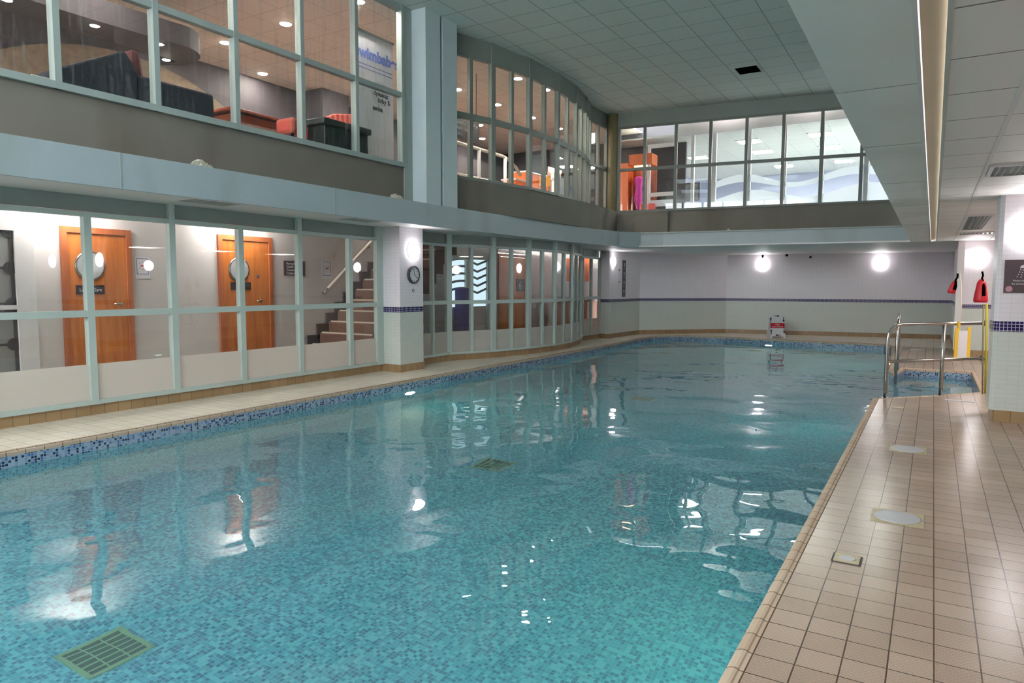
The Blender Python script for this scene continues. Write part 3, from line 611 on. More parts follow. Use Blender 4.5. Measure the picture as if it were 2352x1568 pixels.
for i, y in enumerate((-1.0, 1.9, 4.6, 7.1)):
    light_panel('ceiling_light', 'square light panel in the corridor ceiling, %s from the near wall' % ORD[i], (-9.0, y), 0.34, 0.34, 2.55, M_panel, 'square corridor ceiling lights')
for i, (x, y) in enumerate(((-8.1, 13.0), (-8.1, 15.2), (-8.4, 17.0))):  # third panel added to brighten the far end of the lobby
    light_panel('ceiling_light', 'square light panel in the lobby ceiling, %s from the stairs' % ORD[i], (x, y), 0.28, 0.28, 2.56, M_panelB, 'square lobby ceiling lights')

for i, (x, y) in enumerate(((-5.6, -1.6), (-5.6, 1.6), (-5.6, 4.8), (-2.2, -1.6), (-2.2, 1.6), (-2.2, 4.8))):  # unseen fill lights added to brighten the high void
    light_panel('hall_fill_light', 'large square fill light added in the high ceiling out of view, %s' % ['left near', 'left middle', 'left far', 'right near', 'right middle', 'right far'][i], (x, y), 0.6, 0.6, ZH, M_hallL, 'added hall fill lights')
for i, (x, y) in enumerate(((1.6, 10.4), (1.6, 12.6), (1.6, 14.8))):  # hidden fill lights added for the far deck and walls
    light_panel('deck_fill_light', 'unseen square fill light added behind the right pillar, %s one beyond it' % ORD[i], (x, y), 0.4, 0.4, ZC, M_deckF, 'added deck fill lights')
for i, x in enumerate((-4.6, -2.6, -0.6)):  # hidden panels added to light the partition header
    light_panel('ceiling_light', 'unseen fill panel added above the gym partition header, %s from the shop' % ORD[i], (x, 17.85), 0.3, 0.2, 6.2, M_lobL, 'added gym lobby fill lights')
for i, y in enumerate((-1.8, 0.4, 2.6)):  # weak fill lights added over the near right deck
    light_panel('deck_fill_light', 'square fill light added in the low right ceiling out of view, %s from the near wall' % ORD[i], (2.6, y), 0.5, 0.5, ZC, M_deckP, 'added deck fill lights')
def door(n, y0, y1, zt, hy, label, sign=None, port=None, xw=-9.4):
    r = thing('door_%d' % n, label, 'door', (xw, y0, 0), None, 'structure')
    m = MB(); fw_ = 0.075
    m.box(xw - .01, xw + 0.04, y0, y0 + fw_, 0, zt).box(xw - .01, xw + 0.04, y1 - fw_, y1, 0, zt).box(xw - .01, xw + 0.04, y0 + fw_, y1 - fw_, zt - fw_, zt)
    m.build('door_frame', M_woodF, r)
    d = MB().box(xw - 0.005, xw + 0.02, y0 + fw_ + 0.003, y1 - fw_ - 0.003, 0.01, zt - fw_ - 0.004).build('door_leaf', M_wood, r)
    if port:
        c = (xw + 0.02, port[0], port[1]); MB().lathe([(port[2], 0), (port[2], 0.012), (port[2] - 0.022, 0.016)], c, (1, 0, 0), 40).build('porthole_rim', M_chrome, r)
        MB().lathe([(port[2] - 0.024, 0.010), (port[2] - 0.024, 0.018)], c, (1, 0, 0), 40, False).build('porthole_glass', paint('porthole glass', (170, 170, 172), 0.08, 0.02), r)
    h = MB().lathe([(0.026, 0), (0.026, 0.012)], (xw + 0.02, hy, 1.16), (1, 0, 0), 16).tube([(xw + 0.03, hy, 1.16), (xw + 0.07, hy, 1.16), (xw + 0.075, hy - 0.02, 1.16), (xw + 0.075, hy - 0.12, 1.16)], 0.009, 8)
    h.build('door_handle', M_chrome, r)
    return r
d1 = door(1, 4.60, 5.50, 2.15, 5.33, 'orange veneer door with round porthole, nearer one in the corridor', port=(4.95, 1.66, 0.19))
sg = MB().box(-9.38, -9.372, 4.76, 5.12, 1.29, 1.41).build('door_sign', M_signD, d1)
text('Ladies Gym', 0.062, (-9.370, 5.08, 1.33), (0, -1, 0), Z3, M_text, sg) if False else text('Ladies Gym', 0.06, (-9.370, 4.80, 1.33), (0, 1, 0), Z3, M_text, sg)
d2 = door(2, 6.85, 7.87, 2.19, 7.62, 'orange veneer door with porthole, farther one left of the stairs', port=(7.22, 1.66, 0.19))
MB().box(-9.38, -9.372, 7.06, 7.43, 1.34, 1.46).build('door_sign', M_signD, d2)
MB().lathe([(0.022, 0), (0.022, 0.004)], (-9.379, 7.58, 1.56), (1, 0, 0), 16).build('door_sticker', M_blueP, d2)
# white glazed door at the far left
d3 = thing('door_3', 'white glazed door with dark ornamental glass at far left of corridor', 'door', (-9.36, 3.2, 0), None, 'structure')
MB().box(-9.40, -9.33, 4.07, 4.28, 0, 2.3).box(-9.40, -9.33, 3.05, 4.07, 2.05, 2.3).box(-9.40, -9.33, 3.05, 4.07, 1.12, 1.17).box(-9.40, -9.33, 3.05, 4.07, 0, 0.3).box(-9.40, -9.33, 2.95, 3.05, 0, 2.3).build('door_frame', M_white, d3)
MB().box(-9.395, -9.37, 3.05, 4.07, 0.3, 2.05).build('pane', paint('grey obscured glass', (150, 150, 150), 0.15, 0.05), d3)
m = MB()
for z0, z1 in ((1.18, 2.04), (0.31, 1.10)):
    m.box(-9.37, -9.355, 4.03, 4.06, z0, z1); m.box(-9.37, -9.355, 3.05, 4.06, z1 - 0.02, z1); m.box(-9.37, -9.355, 3.05, 4.06, z0, z0 + 0.02)
    zc_ = (z0 + z1) / 2; m.box(-9.37, -9.355, 3.05, 4.03, zc_ - 0.014, zc_ + 0.014)
    for zz in (z0, zc_, z1): m.lathe([(0.075, 0), (0.075, 0.012)], (-9.369, 4.03, zz if zz == zc_ else (zz - 0.0)), (1, 0, 0), 20)
m.build('ornamental_leading', M_greyD, d3)
# stairs
st = thing('staircase', 'brown carpeted staircase rising behind the glass, left of the clock pillar', 'staircase', (-8.8, 8.6, 0), None, 'structure')
m = MB(); ns = MB(); sk = MB()
y, z = 8.42, 0.0
for k in range(15):
    z1 = z + 0.19; m.box(-9.38, -8.10, y, y + 0.225, max(0, z1 - 0.45), z1)
    ns.box(-9.30, -8.11, y - 0.006, y + 0.02, z1 - 0.004, z1 + 0.022)
    sk.box(-9.385, -9.355, y - 0.06, y + 0.23, z1 - 0.10, z1 + 0.16)
    z = z1; y += 0.222
m.build('steps', M_carpet, st); ns.build('nosing', paint('cream nosing', (214, 196, 176), 0.6, 0.02), st); sk.build('string', M_string, st)
hr = thing('wall_handrail', 'cream round handrail sloping up the corridor wall beside the stairs', 'handrail', (-9.3, 9.0, 1.3))
MB().tube([(-9.33, 9.05, 1.36), (-9.33, 11.2, 3.05)], 0.026).build('rail', M_rail, hr)
MB().tube([(-9.33, 9.05, 1.36), (-9.34, 9.0, 1.30), (-9.40, 8.98, 1.28)], 0.018, 8).build('bracket', M_chrome, hr)
MB().tube([(-9.33, 10.15, 2.21), (-9.34, 10.15, 2.14), (-9.40, 10.15, 2.13)], 0.012, 8).build('bracket', M_chrome, hr)
bl = thing('stair_balustrade', 'cream newel post and rail on the open side of the stairs', 'balustrade', (-8.08, 9.0, 0))
MB().tube([(-8.08, 9.05, 0.0), (-8.08, 9.05, 1.35)], 0.02).build('newel_post', M_rail, bl)
MB().tube([(-8.08, 9.05, 1.30), (-8.08, 9.02, 1.36), (-8.08, 11.3, 3.1)], 0.026).build('rail', M_rail, bl)
struct('wall_stair_side', MB().box(-8.06, -8.02, 9.14, 9.55, 0, 2.55), M_greyD, 'dark grey panel beside the staircase', 'panel')
# signs and notices in the corridor
sb = tag(MB().box(-9.4, -9.385, 8.12, 8.58, 1.58, 1.83).build('direction_sign', M_sign), 'dark direction sign with four white lines on the corridor wall', 'sign')
for i, t in enumerate(('Reception', 'Health Suite', 'Treatments', 'Children')):
    text(t, 0.058, (-9.383, 8.17, 1.765 - i * 0.055), (0, 1, 0), Z3, M_text, sb)
def notice(y0, y1, z0, z1, label, x=-9.4, hdr=M_redP):
    n = tag(MB().box(x, x + 0.004, y0, y1, z0, z1).build('notice', M_paper), label, 'notice')
    m = MB(); b = 0.008; e = 0.02
    m.box(x + 0.004, x + 0.005, y0 + e, y1 - e, z1 - e - b, z1 - e).box(x + 0.004, x + 0.005, y0 + e, y1 - e, z0 + 3 * e, z0 + 3 * e + b)
    m.box(x + 0.004, x + 0.005, y0 + e, y0 + e + b, z0 + 3 * e, z1 - e).box(x + 0.004, x + 0.005, y1 - e - b, y1 - e, z0 + 3 * e, z1 - e)
    m.build('border', M_blueP, n)
    yc = (y0 + y1) / 2; zc_ = (z0 + z1) / 2 + 0.03; a = MB()
    for (dy, dz) in ((-0.04, 0.03), (0.04, 0.03), (-0.04, -0.035), (0.04, -0.035), (0, 0.05), (0, -0.055)): a.lathe([(0.006, 0), (0.006, 0.001)], (x + 0.004, yc + dy, zc_ + dz), (1, 0, 0), 10)
    a.build('printed_pattern', M_black, n)
    MB().box(x + 0.004, x + 0.006, yc - 0.032, yc + 0.032, zc_ - 0.012, zc_ + 0.008).build('heading_bar', hdr, n)
    return n
notice(5.56, 5.77, 1.50, 1.80, 'white notice with purple border and red bar beside the nearer door')
notice(8.98, 9.22, 1.53, 1.86, 'white notice with purple border between direction sign and handrail')
# lobby things
day = thing('window_60', 'bright glazed entrance with frosted wave bands seen through the bay', 'window', (-9.4, 12.85, 0), None, 'structure')
MB().box(-9.52, -9.50, 12.8, 14.5, 0.92, 2.1).build('bright_pane', M_day, day)
MB().box(-9.51, -9.47, 12.8, 14.5, 0.0, 0.92).build('lower_panel', M_corr, day)
MB().box(-9.47, -9.41, 12.8, 12.86, 0, 2.1).box(-9.47, -9.41, 13.52, 13.64, 0, 2.1).box(-9.47, -9.41, 14.44, 14.5, 0, 2.1).box(-9.47, -9.41, 12.8, 14.5, 2.04, 2.1).build('window_frame', M_frame, day)
m = MB()
for k in range(5):
    for (a, b, sgn) in ((12.86, 13.52, 1), (13.64, 14.05, -1), (14.05, 14.44, 1)):
        z = 2.0 - 0.17 * k; n = 8; top = []; bot = []
        for i in range(n + 1):
            u = i / n; yy = a + (b - a) * u; dz = sgn * 0.10 * (u - 0.5) if (b - a) < 0.5 else 0.07 * math.sin(u * PI * 0.6)
            top.append((-9.46, yy, z + dz)); bot.append((-9.46, yy, z + dz - 0.055))
        m.plate(top + bot[::-1], (0.004, 0, 0))
m.build('wave_band', paint('grey wave film', (122, 142, 154), 0.5, 0.05), day)
lk = tag(MB().box(-9.38, -9.1, 13.02, 13.30, 0, 1.36).build('locker', M_blue), 'tall blue locker in the lobby in front of the entrance', 'locker')
d4 = door(4, 14.88, 16.42, 2.23, 16.0, 'dark orange door marked 6 seen through the curved lower bay')
s6 = MB().box(-9.379, -9.37, 15.75, 16.18, 1.27, 1.60).build('door_sign', paint('grey green sign', (92, 104, 104), 0.5, 0.02), d4)
text('6', 0.30, (-9.368, 15.87, 1.32), (0, 1, 0), Z3, M_text, s6)
notice(12.35, 12.57, 1.55, 1.90, 'white notice behind the first slim window right of clock pillar')
ck = thing('reception_counter', 'orange wood counter at the end of the lobby', 'counter', (-8.4, 17.3, 0))
MB().box(-9.0, -7.95, 17.1, 17.7, 0, 1.0).build('counter_body', M_kiosk, ck); MB().box(-9.05, -7.9, 17.05, 17.75, 1.0, 1.05).build('counter_top', M_woodR, ck)
ht = tag(MB().box(-9.0, -8.3, 17.93, 17.99, 1.55, 2.2).build('wall_board', M_kiosk), 'orange board on the white lobby end wall', 'board')

# ------------------------------------------------------------------ upstairs lounge behind the left windows
XB = -12.4
struct('wall_lounge_back', MB().box(XB - 0.1, XB, YN, 20.0, 3.0, 6.0), M_grey, 'grey back wall of the upstairs lounge', 'wall')
struct('ceiling_lounge', MB().box(XB, XU - 0.02, YN, 26.0, 5.75, 5.78), M_ceilU, 'tan tiled lounge ceiling with round downlights', 'ceiling')
m = MB().box(XB, XU, YN - 0.1, YN, 3.0, 3.5)
for k in range(6): m.box(XB + k * 1.0, XB + 0.1 + k * 1.0, YN - 0.1, YN, 3.5, 5.8)  # gaps added so sky light reaches the lounge ceiling
struct('wall_lounge_near', m, M_grey, 'near end wall of the upstairs lounge with openings added for fill light', 'wall')
struct('wall_lounge_pier', MB().box(-12.4, -11.7, 11.3, 12.1, 3.0, 5.75), M_grey, 'grey pier standing out from the lounge back wall', 'pier')
struct('wall_lounge_far', MB().box(XB, -7.9, 20.0, 20.1, 3.0, 5.8), M_grey, 'grey far wall of the upstairs area', 'wall')
arc = [(XB + 0.02, y_, 5.46 - (4.2 - math.sqrt(4.2 ** 2 - (y_ - 7.27) ** 2))) for y_ in [3.6 + 7.3 * i / 28 for i in range(29)]]
mb = MB().plate([(XB + 0.02, 10.9, 3.0), (XB + 0.02, 3.6, 3.0)] + arc, (0.06, 0, 0))
tag(mb.build('arched_wall_panel', M_stone), 'brown patterned panel with arched top on the grey lounge wall', 'panel')
m = MB(); o_ = [(-12.4, -2.0), (-9.6, -2.0)]
bp = [(-10.35, -2.0), (-9.9, -2.0), (-9.7, 5.4), (-9.62, 6.4)] + [(-10.22 + 0.62 * math.cos(a), 6.55 + 0.55 * math.sin(a)) for a in [i * PI / 16 for i in range(0, 14)]] + [(-10.35, 6.95)]
bh = tag(MB().prism(bp, 4.92, 5.22).build('ceiling_bulkhead', M_grey), 'grey suspended ceiling bulkhead with rounded end over the lounge', 'bulkhead')
def downlight(x, y, z, label, group, r=0.085):
    t = thing('downlight', label, 'downlight', (x, y, z), group)
    MB().lathe([(r, -0.012), (r, -0.004)], (x, y, z), Z3, 14, False).build('lens', M_down, t)
    MB().lathe([(r + 0.02, -0.008), (r + 0.02, 0.0)], (x, y, z), Z3, 24, False).build('trim_ring', M_white, t)
    return t
gx = [-7.68, -9.2, -10.8, -11.9]
ROW = [(8.3, -9.42), (9.94, -12.0), (8.37, -11.07), (8.24, -7.73), (12.92, -9.22), (12.90, -7.65), (14.47, -9.16), (16.04, -10.71), (17.5, -11.6), (13.94, -7.55), (17.5, -9.04), (16.03, -9.08),
       (5.2, -7.75), (5.2, -9.3), (2.2, -7.75), (2.2, -9.3), (10.6, -9.3), (11.5, -10.8)]
for i, (y, x) in enumerate(ROW):
    near = ['above the centre of the lounge', 'deepest in the lounge near its back wall', 'behind the left mullion crossing', 'close to the glass above the banner', 'high behind the bay beside the tall pillar',
            'brightest, close behind the curved bay glass', 'in the middle of the bay ceiling', 'above the hanging direction sign', 'lower and deeper beside the hanging sign', 'behind the fourth bay facet', 'small and far, toward the bay end', 'small beside the fifth bay mullion',
            'close to the glass above the dark sofa', 'above the sofa, deeper in', 'out of view close to the left glass', 'out of view above the bulkhead', 'between lounge and bay', 'behind the banner top'][i]
    downlight(x, y, 5.75, 'round lounge ceiling downlight ' + near, 'lounge ceiling downlights')
for i, (x, y) in enumerate(((-9.9, 5.43), (-9.83, 6.31), (-10.41, 6.79), (-9.95, 4.4))):
    downlight(x, y, 4.92, 'small spotlight under the grey bulkhead, ' + ['second from its rounded end', 'nearest the pool at the rounded end', 'deeper one at the rounded end', 'farthest from the rounded end'][i], 'bulkhead spotlights', 0.045)
# sofa
so = thing('sofa', 'dark charcoal sofa seen from behind through the upper left windows', 'sofa', (-7.9, 4.6, 3.03))
MB().box(-7.95, -7.55, 4.58, 5.53, 3.03, 3.71).build('backrest', M_sofa, so, 0.03)
MB().box(-8.7, -7.95, 4.62, 5.5, 3.03, 3.45).build('seat', M_sofa, so, 0.03)
MB().plate([(-7.56, 3.75, 3.03), (-7.55, 4.58, 3.03), (-7.55, 4.58, 3.72), (-7.55, 4.47, 3.91), (-7.55, 4.42, 3.91), (-7.55, 3.75, 3.56)], (-0.8, 0, 0)).build('side_wing', M_sofa, so, 0.02)
cu = tag(MB().plate([(-7.85, 4.68, 3.72), (-7.85, 4.86, 3.72), (-7.85, 4.80, 4.07), (-7.85, 4.70, 4.07)], (-0.5, 0, 0)).build('cushion', paint('red brown cushion', (104, 56, 58), 0.9, 0.3, 25), None, 0.04), 'red brown patterned cushion standing on the dark sofa', 'cushion')
tag(MB().box(-7.55, -7.50, 3.50, 3.67, 3.28, 3.43).build('menu_card', paint('cream card', (224, 208, 184), 0.7, 0.03)), 'cream menu card standing on the window sill at left', 'card')
struct('trim_5', MB().box(-7.54, XU - 0.05, YN, 8.66, 3.03, 3.275), M_frameD, 'inner window sill below the lounge windows', 'sill')
# white post
struct('pillar_lounge', MB().box(-9.2, -9.05, 3.78, 3.9, 3.03, 5.0), M_white, 'pale narrow post in the lounge at far left', 'post')
# table
tb = thing('coffee_table', 'red brown wooden table behind the upper left windows', 'table', (-8.5, 6.8, 3.03))
MB().box(-8.75, -8.0, 6.1, 7.35, 3.72, 3.76).build('tabletop', M_woodR, tb, 0.01)
for sx, sy in ((-8.68, 6.2), (-8.68, 7.25), (-8.07, 6.2), (-8.07, 7.25)): MB().box(sx - 0.03, sx + 0.03, sy - 0.03, sy + 0.03, 3.03, 3.72).build('leg', M_woodR, tb)
MB().box(-8.69, -8.06, 6.19, 7.26, 3.60, 3.70).build('apron', M_woodR, tb)
tg = thing('bottle', 'small white labelled bottle on the wooden table', 'bottle', (-8.1, 6.22, 3.76))
MB().lathe([(0.03, 0), (0.032, 0.01), (0.032, 0.08), (0.014, 0.10), (0.012, 0.12)], (-8.1, 6.22, 3.76), Z3, 16).build('body', M_paper, tg)
MB().lathe([(0.015, 0.118), (0.015, 0.14)], (-8.1, 6.22, 3.76), Z3, 12).build('cap', M_black, tg)
# stool and banquette
sl = thing('stool', 'stool draped with red striped cloth left of the black crate', 'stool', (-7.8, 6.93, 3.03))
MB().prism([(-7.96, 6.78), (-7.62, 6.78), (-7.62, 7.08), (-7.96, 7.08)], 3.50, 3.72).build('seat', M_red, sl, 0.05)
for sx, sy in ((-7.92, 6.82), (-7.92, 7.04), (-7.66, 6.82), (-7.66, 7.04)): MB().tube([(sx, sy, 3.03), (sx, sy, 3.5)], 0.02, 8).build('leg', M_black, sl)
bq = thing('bench_seat', 'bench with red striped backrest behind the black crate', 'bench', (-8.6, 8.3, 3.03))
MB().box(-8.9, -8.3, 7.85, 8.95, 3.03, 3.5).build('seat', M_red, bq, 0.03)
MB().plate([(-8.5, 7.85, 3.5), (-8.5, 8.95, 3.5), (-8.5, 8.95, 4.30), (-8.5, 8.5, 4.22), (-8.5, 7.9, 3.93)], (-0.12, 0, 0)).build('backrest', M_red, bq, 0.02)
# crate
cr_ = thing('storage_crate', 'black plastic storage crate standing on the sill beside the banner', 'crate', (-7.55, 7.6, 3.30))
cr_m = MB().box(-7.72, -7.36, 7.14, 8.02, 3.277, 3.66); cr_m.build('body', M_green, cr_, 0.02)
MB().box(-7.75, -7.33, 7.10, 8.06, 3.66, 3.75).build('lid', M_green, cr_, 0.015)
MB().box(-7.355, -7.335, 7.52, 7.60, 3.30, 3.66).build('rib', M_black, cr_)
# banner
bn = thing('roll_up_banner', 'white roll up banner behind the last upper left window', 'banner', (-7.8, 8.5, 3.03))
MB().box(-7.81, -7.80, 8.16, 9.10, 3.10, 5.36).build('printed_sheet', paint('banner print', (216, 212, 218), 0.5, 0.02), bn)
MB().box(-7.83, -7.78, 8.15, 9.11, 5.36, 5.39).build('top_rail', M_chrome, bn)
MB().box(-7.90, -7.72, 8.15, 9.11, 3.03, 3.11).build('base', M_chrome, bn)
MB().lathe([(0.20, 0), (0.20, 0.001)], (-7.80, 8.78, 4.50), (1, 0, 0), 32).build('grey_disc', paint('pale grey print', (196, 194, 200), 0.5, 0.0), bn)
text('swimbabes', 0.235, (-7.797, 8.22, 4.98), (0, 1, 0), Z3, paint('banner blue', (104, 120, 200), 0.6, 0.0), bn, off=0.010)
MB().box(-7.80, -7.799, 8.30, 9.08, 4.87, 4.885).box(-7.80, -7.799, 8.26, 9.08, 4.81, 4.825).build('small_print', M_blueP, bn)
for t, yy, zz in (('fun', 8.63, 4.56), ('dynamic', 8.62, 4.46), ('baby &', 8.72, 4.36), ('swim', 8.60, 4.22)): text(t, 0.11, (-7.797, yy, zz), (0, 1, 0), Z3, M_black, bn)
# ------------------------------------------------------------------ upper bay interior
hs = thing('hanging_sign', 'dark hanging direction sign behind the first upper bay windows', 'sign', (-8.2, 11.8, 4.3))
sbm = MB().box(-8.21, -8.19, 11.3, 12.25, 4.33, 4.78).build('board', M_signD, hs)
for i, t in enumerate(('Reception', 'Health Club', 'Toilets')): text(t, 0.085, (-8.187, 11.42, 4.62 - i * 0.11), (0, 1, 0), Z3, M_text, hs)
text('^ >', 0.12, (-8.187, 12.02, 4.62), (0, 1, 0), Z3, M_text, hs)
MB().tube([(-8.2, 11.4, 4.78), (-8.2, 11.4, 5.74)], 0.005, 6).tube([(-8.2, 12.15, 4.78), (-8.2, 12.15, 5.74)], 0.005, 6).build('hanging_wire', M_black, hs)
br_ = thing('landing_balustrade', 'white tubular balustrade curving behind the upper bay windows', 'balustrade', (-8.2, 12.3, 3.03))
pts = [(-8.2, 10.5 + 0.3 * i, 4.24) for i in range(10)] + [(-8.25, 13.5, 4.22), (-8.3, 13.9, 4.12), (-8.35, 14.2, 3.98)]
MB().tube(pts, 0.035).build('handrail', M_rail, br_)
MB().tube([(-8.2, 10.5, 3.62), (-8.2, 13.4, 3.66)], 0.025).build('lower_rail', M_rail, br_)
for yy in (12.25, 13.28, 11.0): MB().tube([(-8.2, yy, 3.03), (-8.2, yy, 4.24)], 0.035).build('post', M_white, br_)
for i, (x0, x1, y0, y1, z0, z1, nm_, mt, lb) in enumerate((
    (-9.6, -9.2, 15.4, 16.0, 3.03, 4.1, 'display_unit', M_kiosk, 'low orange display unit in the middle of the bay view'),
    (-8.9, -8.5, 16.4, 16.9, 3.03, 4.10, 'display_unit', M_kiosk, 'orange display unit nearer the bay end'),
    (-10.4, -9.9, 17.2, 18.2, 3.03, 4.6, 'display_unit', M_kiosk, 'tall orange display unit against the far shop wall'),
    (-7.95, -7.75, 15.0, 15.3, 3.03, 3.95, 'pedestal', M_white, 'white pedestal behind the bay glass'))):
    u = thing(nm_, lb, 'shop unit', ((x0 + x1) / 2, (y0 + y1) / 2, 3.03), 'shop display units')
    MB().box(x0, x1, y0, y1, z0, z1).build('body', mt, u); MB().box(x0 - 0.02, x1 + 0.02, y0 - 0.02, y1 + 0.02, z1, z1 + 0.04).build('top', M_white, u)
struct('wall_shop_back', MB().box(-12.3, -12.0, 14.0, 19.9, 3.0, 5.2), M_greyD, 'dark wall of the shop area behind the bay', 'wall')
struct('wall_shop_corner', MB().box(-8.2, -6.0, 19.2, 19.3, 3.0, 6.2), M_greyD, 'dark grey wall behind the shop cabinet', 'wall')
tl = thing('table_lamp', 'small lamp with glowing orange shade behind the curved bay glass', 'lamp', (-8.3, 15.3, 3.03))
MB().lathe([(0.14, 3.88), (0.14, 4.08)], (-8.3, 15.3, 0), Z3, 24).build('lamp_shade', glow('orange lamp shade', (255, 170, 80), 0.22), tl)
MB().lathe([(0.09, 3.03), (0.09, 3.5), (0.05, 3.6), (0.03, 3.88)], (-8.3, 15.3, 0), Z3, 20).build('stand', M_blue, tl)
sl_ = thing('strip_light', 'bright horizontal strip light among the shop units behind the bay', 'light', (-8.3, 15.9, 4.3))
MB().box(-8.34, -8.30, 15.6, 16.2, 4.30, 4.36).build('tube', glow('strip tube', (255, 255, 250), 5), sl_)
MB().box(-8.36, -8.34, 15.55, 16.25, 3.03, 4.38).build('backing_panel', paint('peach display panel', (226, 176, 148), 0.6, 0.1), sl_)
# lit kiosk at corner
kk = thing('shop_kiosk', 'orange shop cabinet with lit canopy behind the corner gym windows', 'cabinet', (-7.1, 18.4, 3.03))
MB().box(-7.6, -7.25, 18.1, 18.6, 3.03, 4.75).build('side_panel', M_kiosk, kk)
MB().box(-7.25, -6.6, 18.15, 18.6, 4.68, 4.97).build('canopy', M_kiosk, kk)
MB().box(-7.25, -6.6, 18.55, 18.6, 3.03, 4.68).build('back_panel', M_woodR, kk)
MB().box(-7.15, -6.7, 18.3, 18.33, 4.655, 4.675).build('light_strip', glow('warm kiosk light', (255, 226, 170), 5), kk)
mq = thing('swimsuit_display', 'magenta sparkly swimsuit on a display torso in the kiosk', 'mannequin', (-7.05, 18.3, 3.3))
MB().lathe([(0.03, -0.48), (0.07, -0.40), (0.125, -0.22), (0.13, -0.10), (0.09, 0.08), (0.12, 0.24), (0.14, 0.32), (0.10, 0.40), (0.06, 0.42)], (-7.02, 18.32, 3.98), Z3, 18).build('swimsuit', M_magenta, mq)
MB().tube([(-7.02, 18.32, 3.03), (-7.02, 18.32, 3.6)], 0.02, 8).build('stand', M_black, mq)
for i, (x, lb) in enumerate(((-6.78, 'coral shopping bag left of the white door frame'), (-6.55, 'coral shopping bag nearest the white door frame'))):
    b_ = thing('shopping_bag', lb, 'bag', (x, 18.1, 3.03), 'coral shopping bags')
    MB().box(x - 0.08, x + 0.08, 18.02, 18.15, 3.03, 3.62).build('body', paint('coral bag', (240, 96, 92), 0.6, 0.03), b_, 0.01)
    MB().tube([(x - 0.04, 18.08, 3.62), (x - 0.03, 18.08, 3.70), (x + 0.03, 18.08, 3.70), (x + 0.04, 18.08, 3.62)], 0.006, 6).build('handle', M_white, b_)
wd = thing('door_5', 'open white framed door with frosted stripes at the shop corner', 'door', (-6.7, 18.3, 3.03), None, 'structure')
MB().box(-6.74, -6.66, 18.2, 18.26, 3.03, 5.2).box(-6.66, -6.0, 18.2, 18.26, 5.1, 5.2).box(-6.66, -6.0, 18.2, 18.26, 3.82, 3.92).box(-6.0, -5.93, 18.2, 18.26, 3.03, 5.2).build('door_frame', M_white, wd)
MB().box(-6.66, -6.0, 18.225, 18.23, 3.03, 3.40).box(-6.66, -6.0, 18.225, 18.23, 3.55, 3.72).build('frosted_stripe', M_frostW, wd)
# gym
struct('wall_gym_partition', MB().box(-5.95, 4.0, 18.2, 18.3, 5.32, 6.2).box(-5.05, -4.90, 18.2, 18.28, 3.03, 5.32).box(-4.14, -4.04, 18.2, 18.28, 3.03, 5.32).box(-3.28, -3.2, 18.2, 18.28, 3.03, 5.32)
       .box(-2.46, -2.36, 18.2, 18.28, 3.03, 5.32).box(-1.5, -1.40, 18.2, 18.28, 3.03, 5.32).box(-5.55, -5.47, 18.2, 18.28, 3.03, 5.32).box(-0.6, -0.5, 18.2, 18.28, 3.03, 5.32), M_white, 'white framed glazed partition in front of the gym', 'partition')
struct('ceiling_gym_lobby', MB().box(-7.2, 4.0, 16.8, 18.2, 6.2, 6.25), M_white, 'white ceiling just behind the far upper windows', 'ceiling')
struct('ceiling_gym', MB().box(-7.9, 4.0, 18.3, 26.5, 5.38, 5.42), M_ceilG, 'white tiled gym ceiling with square light panels', 'ceiling')
struct('wall_gym_back', MB().box(-7.9, 4.0, 26.4, 26.5, 3.0, 5.4), paint('gym lilac grey wall', (148, 152, 172), 0.6, 0.03), 'lilac grey back wall of the gym', 'wall')
struct('wall_gym_left', MB().box(-7.95, -7.85, 20.0, 26.5, 3.0, 5.8), MATS['gym lilac grey wall'], 'lilac grey side wall of the gym', 'wall')
wf = MB()
def wave(xa, xb, zf0, zf1):
    n = 60; top = []; bot = []
    for i in range(n + 1):
        x = xa + (xb - xa) * i / n; top.append((x, 18.19, zf1(x))); bot.append((x, 18.19, zf0(x)))
    for i in range(n): wf.plate([top[i], top[i + 1], bot[i + 1], bot[i]], (0, 0.006, 0))
s1 = lambda x: math.sin((x + 4.9) * 2 * PI / 2.6)
wave(-4.90, -0.4, lambda x: 3.93 + 0.10 * s1(x), lambda x: 4.08 + 0.14 * s1(x))
wave(-4.90, -0.4, lambda x: 3.03, lambda x: 3.70 + 0.12 * s1(x - 0.25))
wv = tag(wf.build('frosted_wave_film', M_frostW), 'white frosted wave bands across the gym partition glass', 'window film')
for i, (x, y) in enumerate(((-4.5, 20.0), (-4.5, 21.7), (-2.7, 20.0), (-2.7, 22.0), (-4.4, 24.6), (-2.6, 24.6), (-0.9, 20.0), (-0.9, 22.2), (1.2, 21.0), (-6.4, 21.7))):
    light_panel('ceiling_light', 'square gym ceiling light, %s row, %s' % (['front', 'second', 'front', 'second', 'rear', 'rear', 'front', 'second', 'side', 'second'][i],
                ['left of centre', 'left of centre', 'right of centre', 'right of centre', 'left', 'right', 'at right', 'at right', 'beyond the beam', 'above the lilac wall'][i]), (x, y), 0.28, 0.28, 5.38, M_gymL, 'gym ceiling lights')
tv = thing('wall_screen', 'dark framed picture screen seen through the gym glass', 'screen', (-5.75, 18.9, 3.9))
MB().box(-5.95, -5.50, 18.9, 18.95, 3.72, 4.22).build('frame', M_greyD, tv); MB().box(-5.90, -5.55, 18.89, 18.90, 3.77, 4.17).build('picture', paint('monochrome picture', (110, 116, 124), 0.4, 0.6, 6), tv)

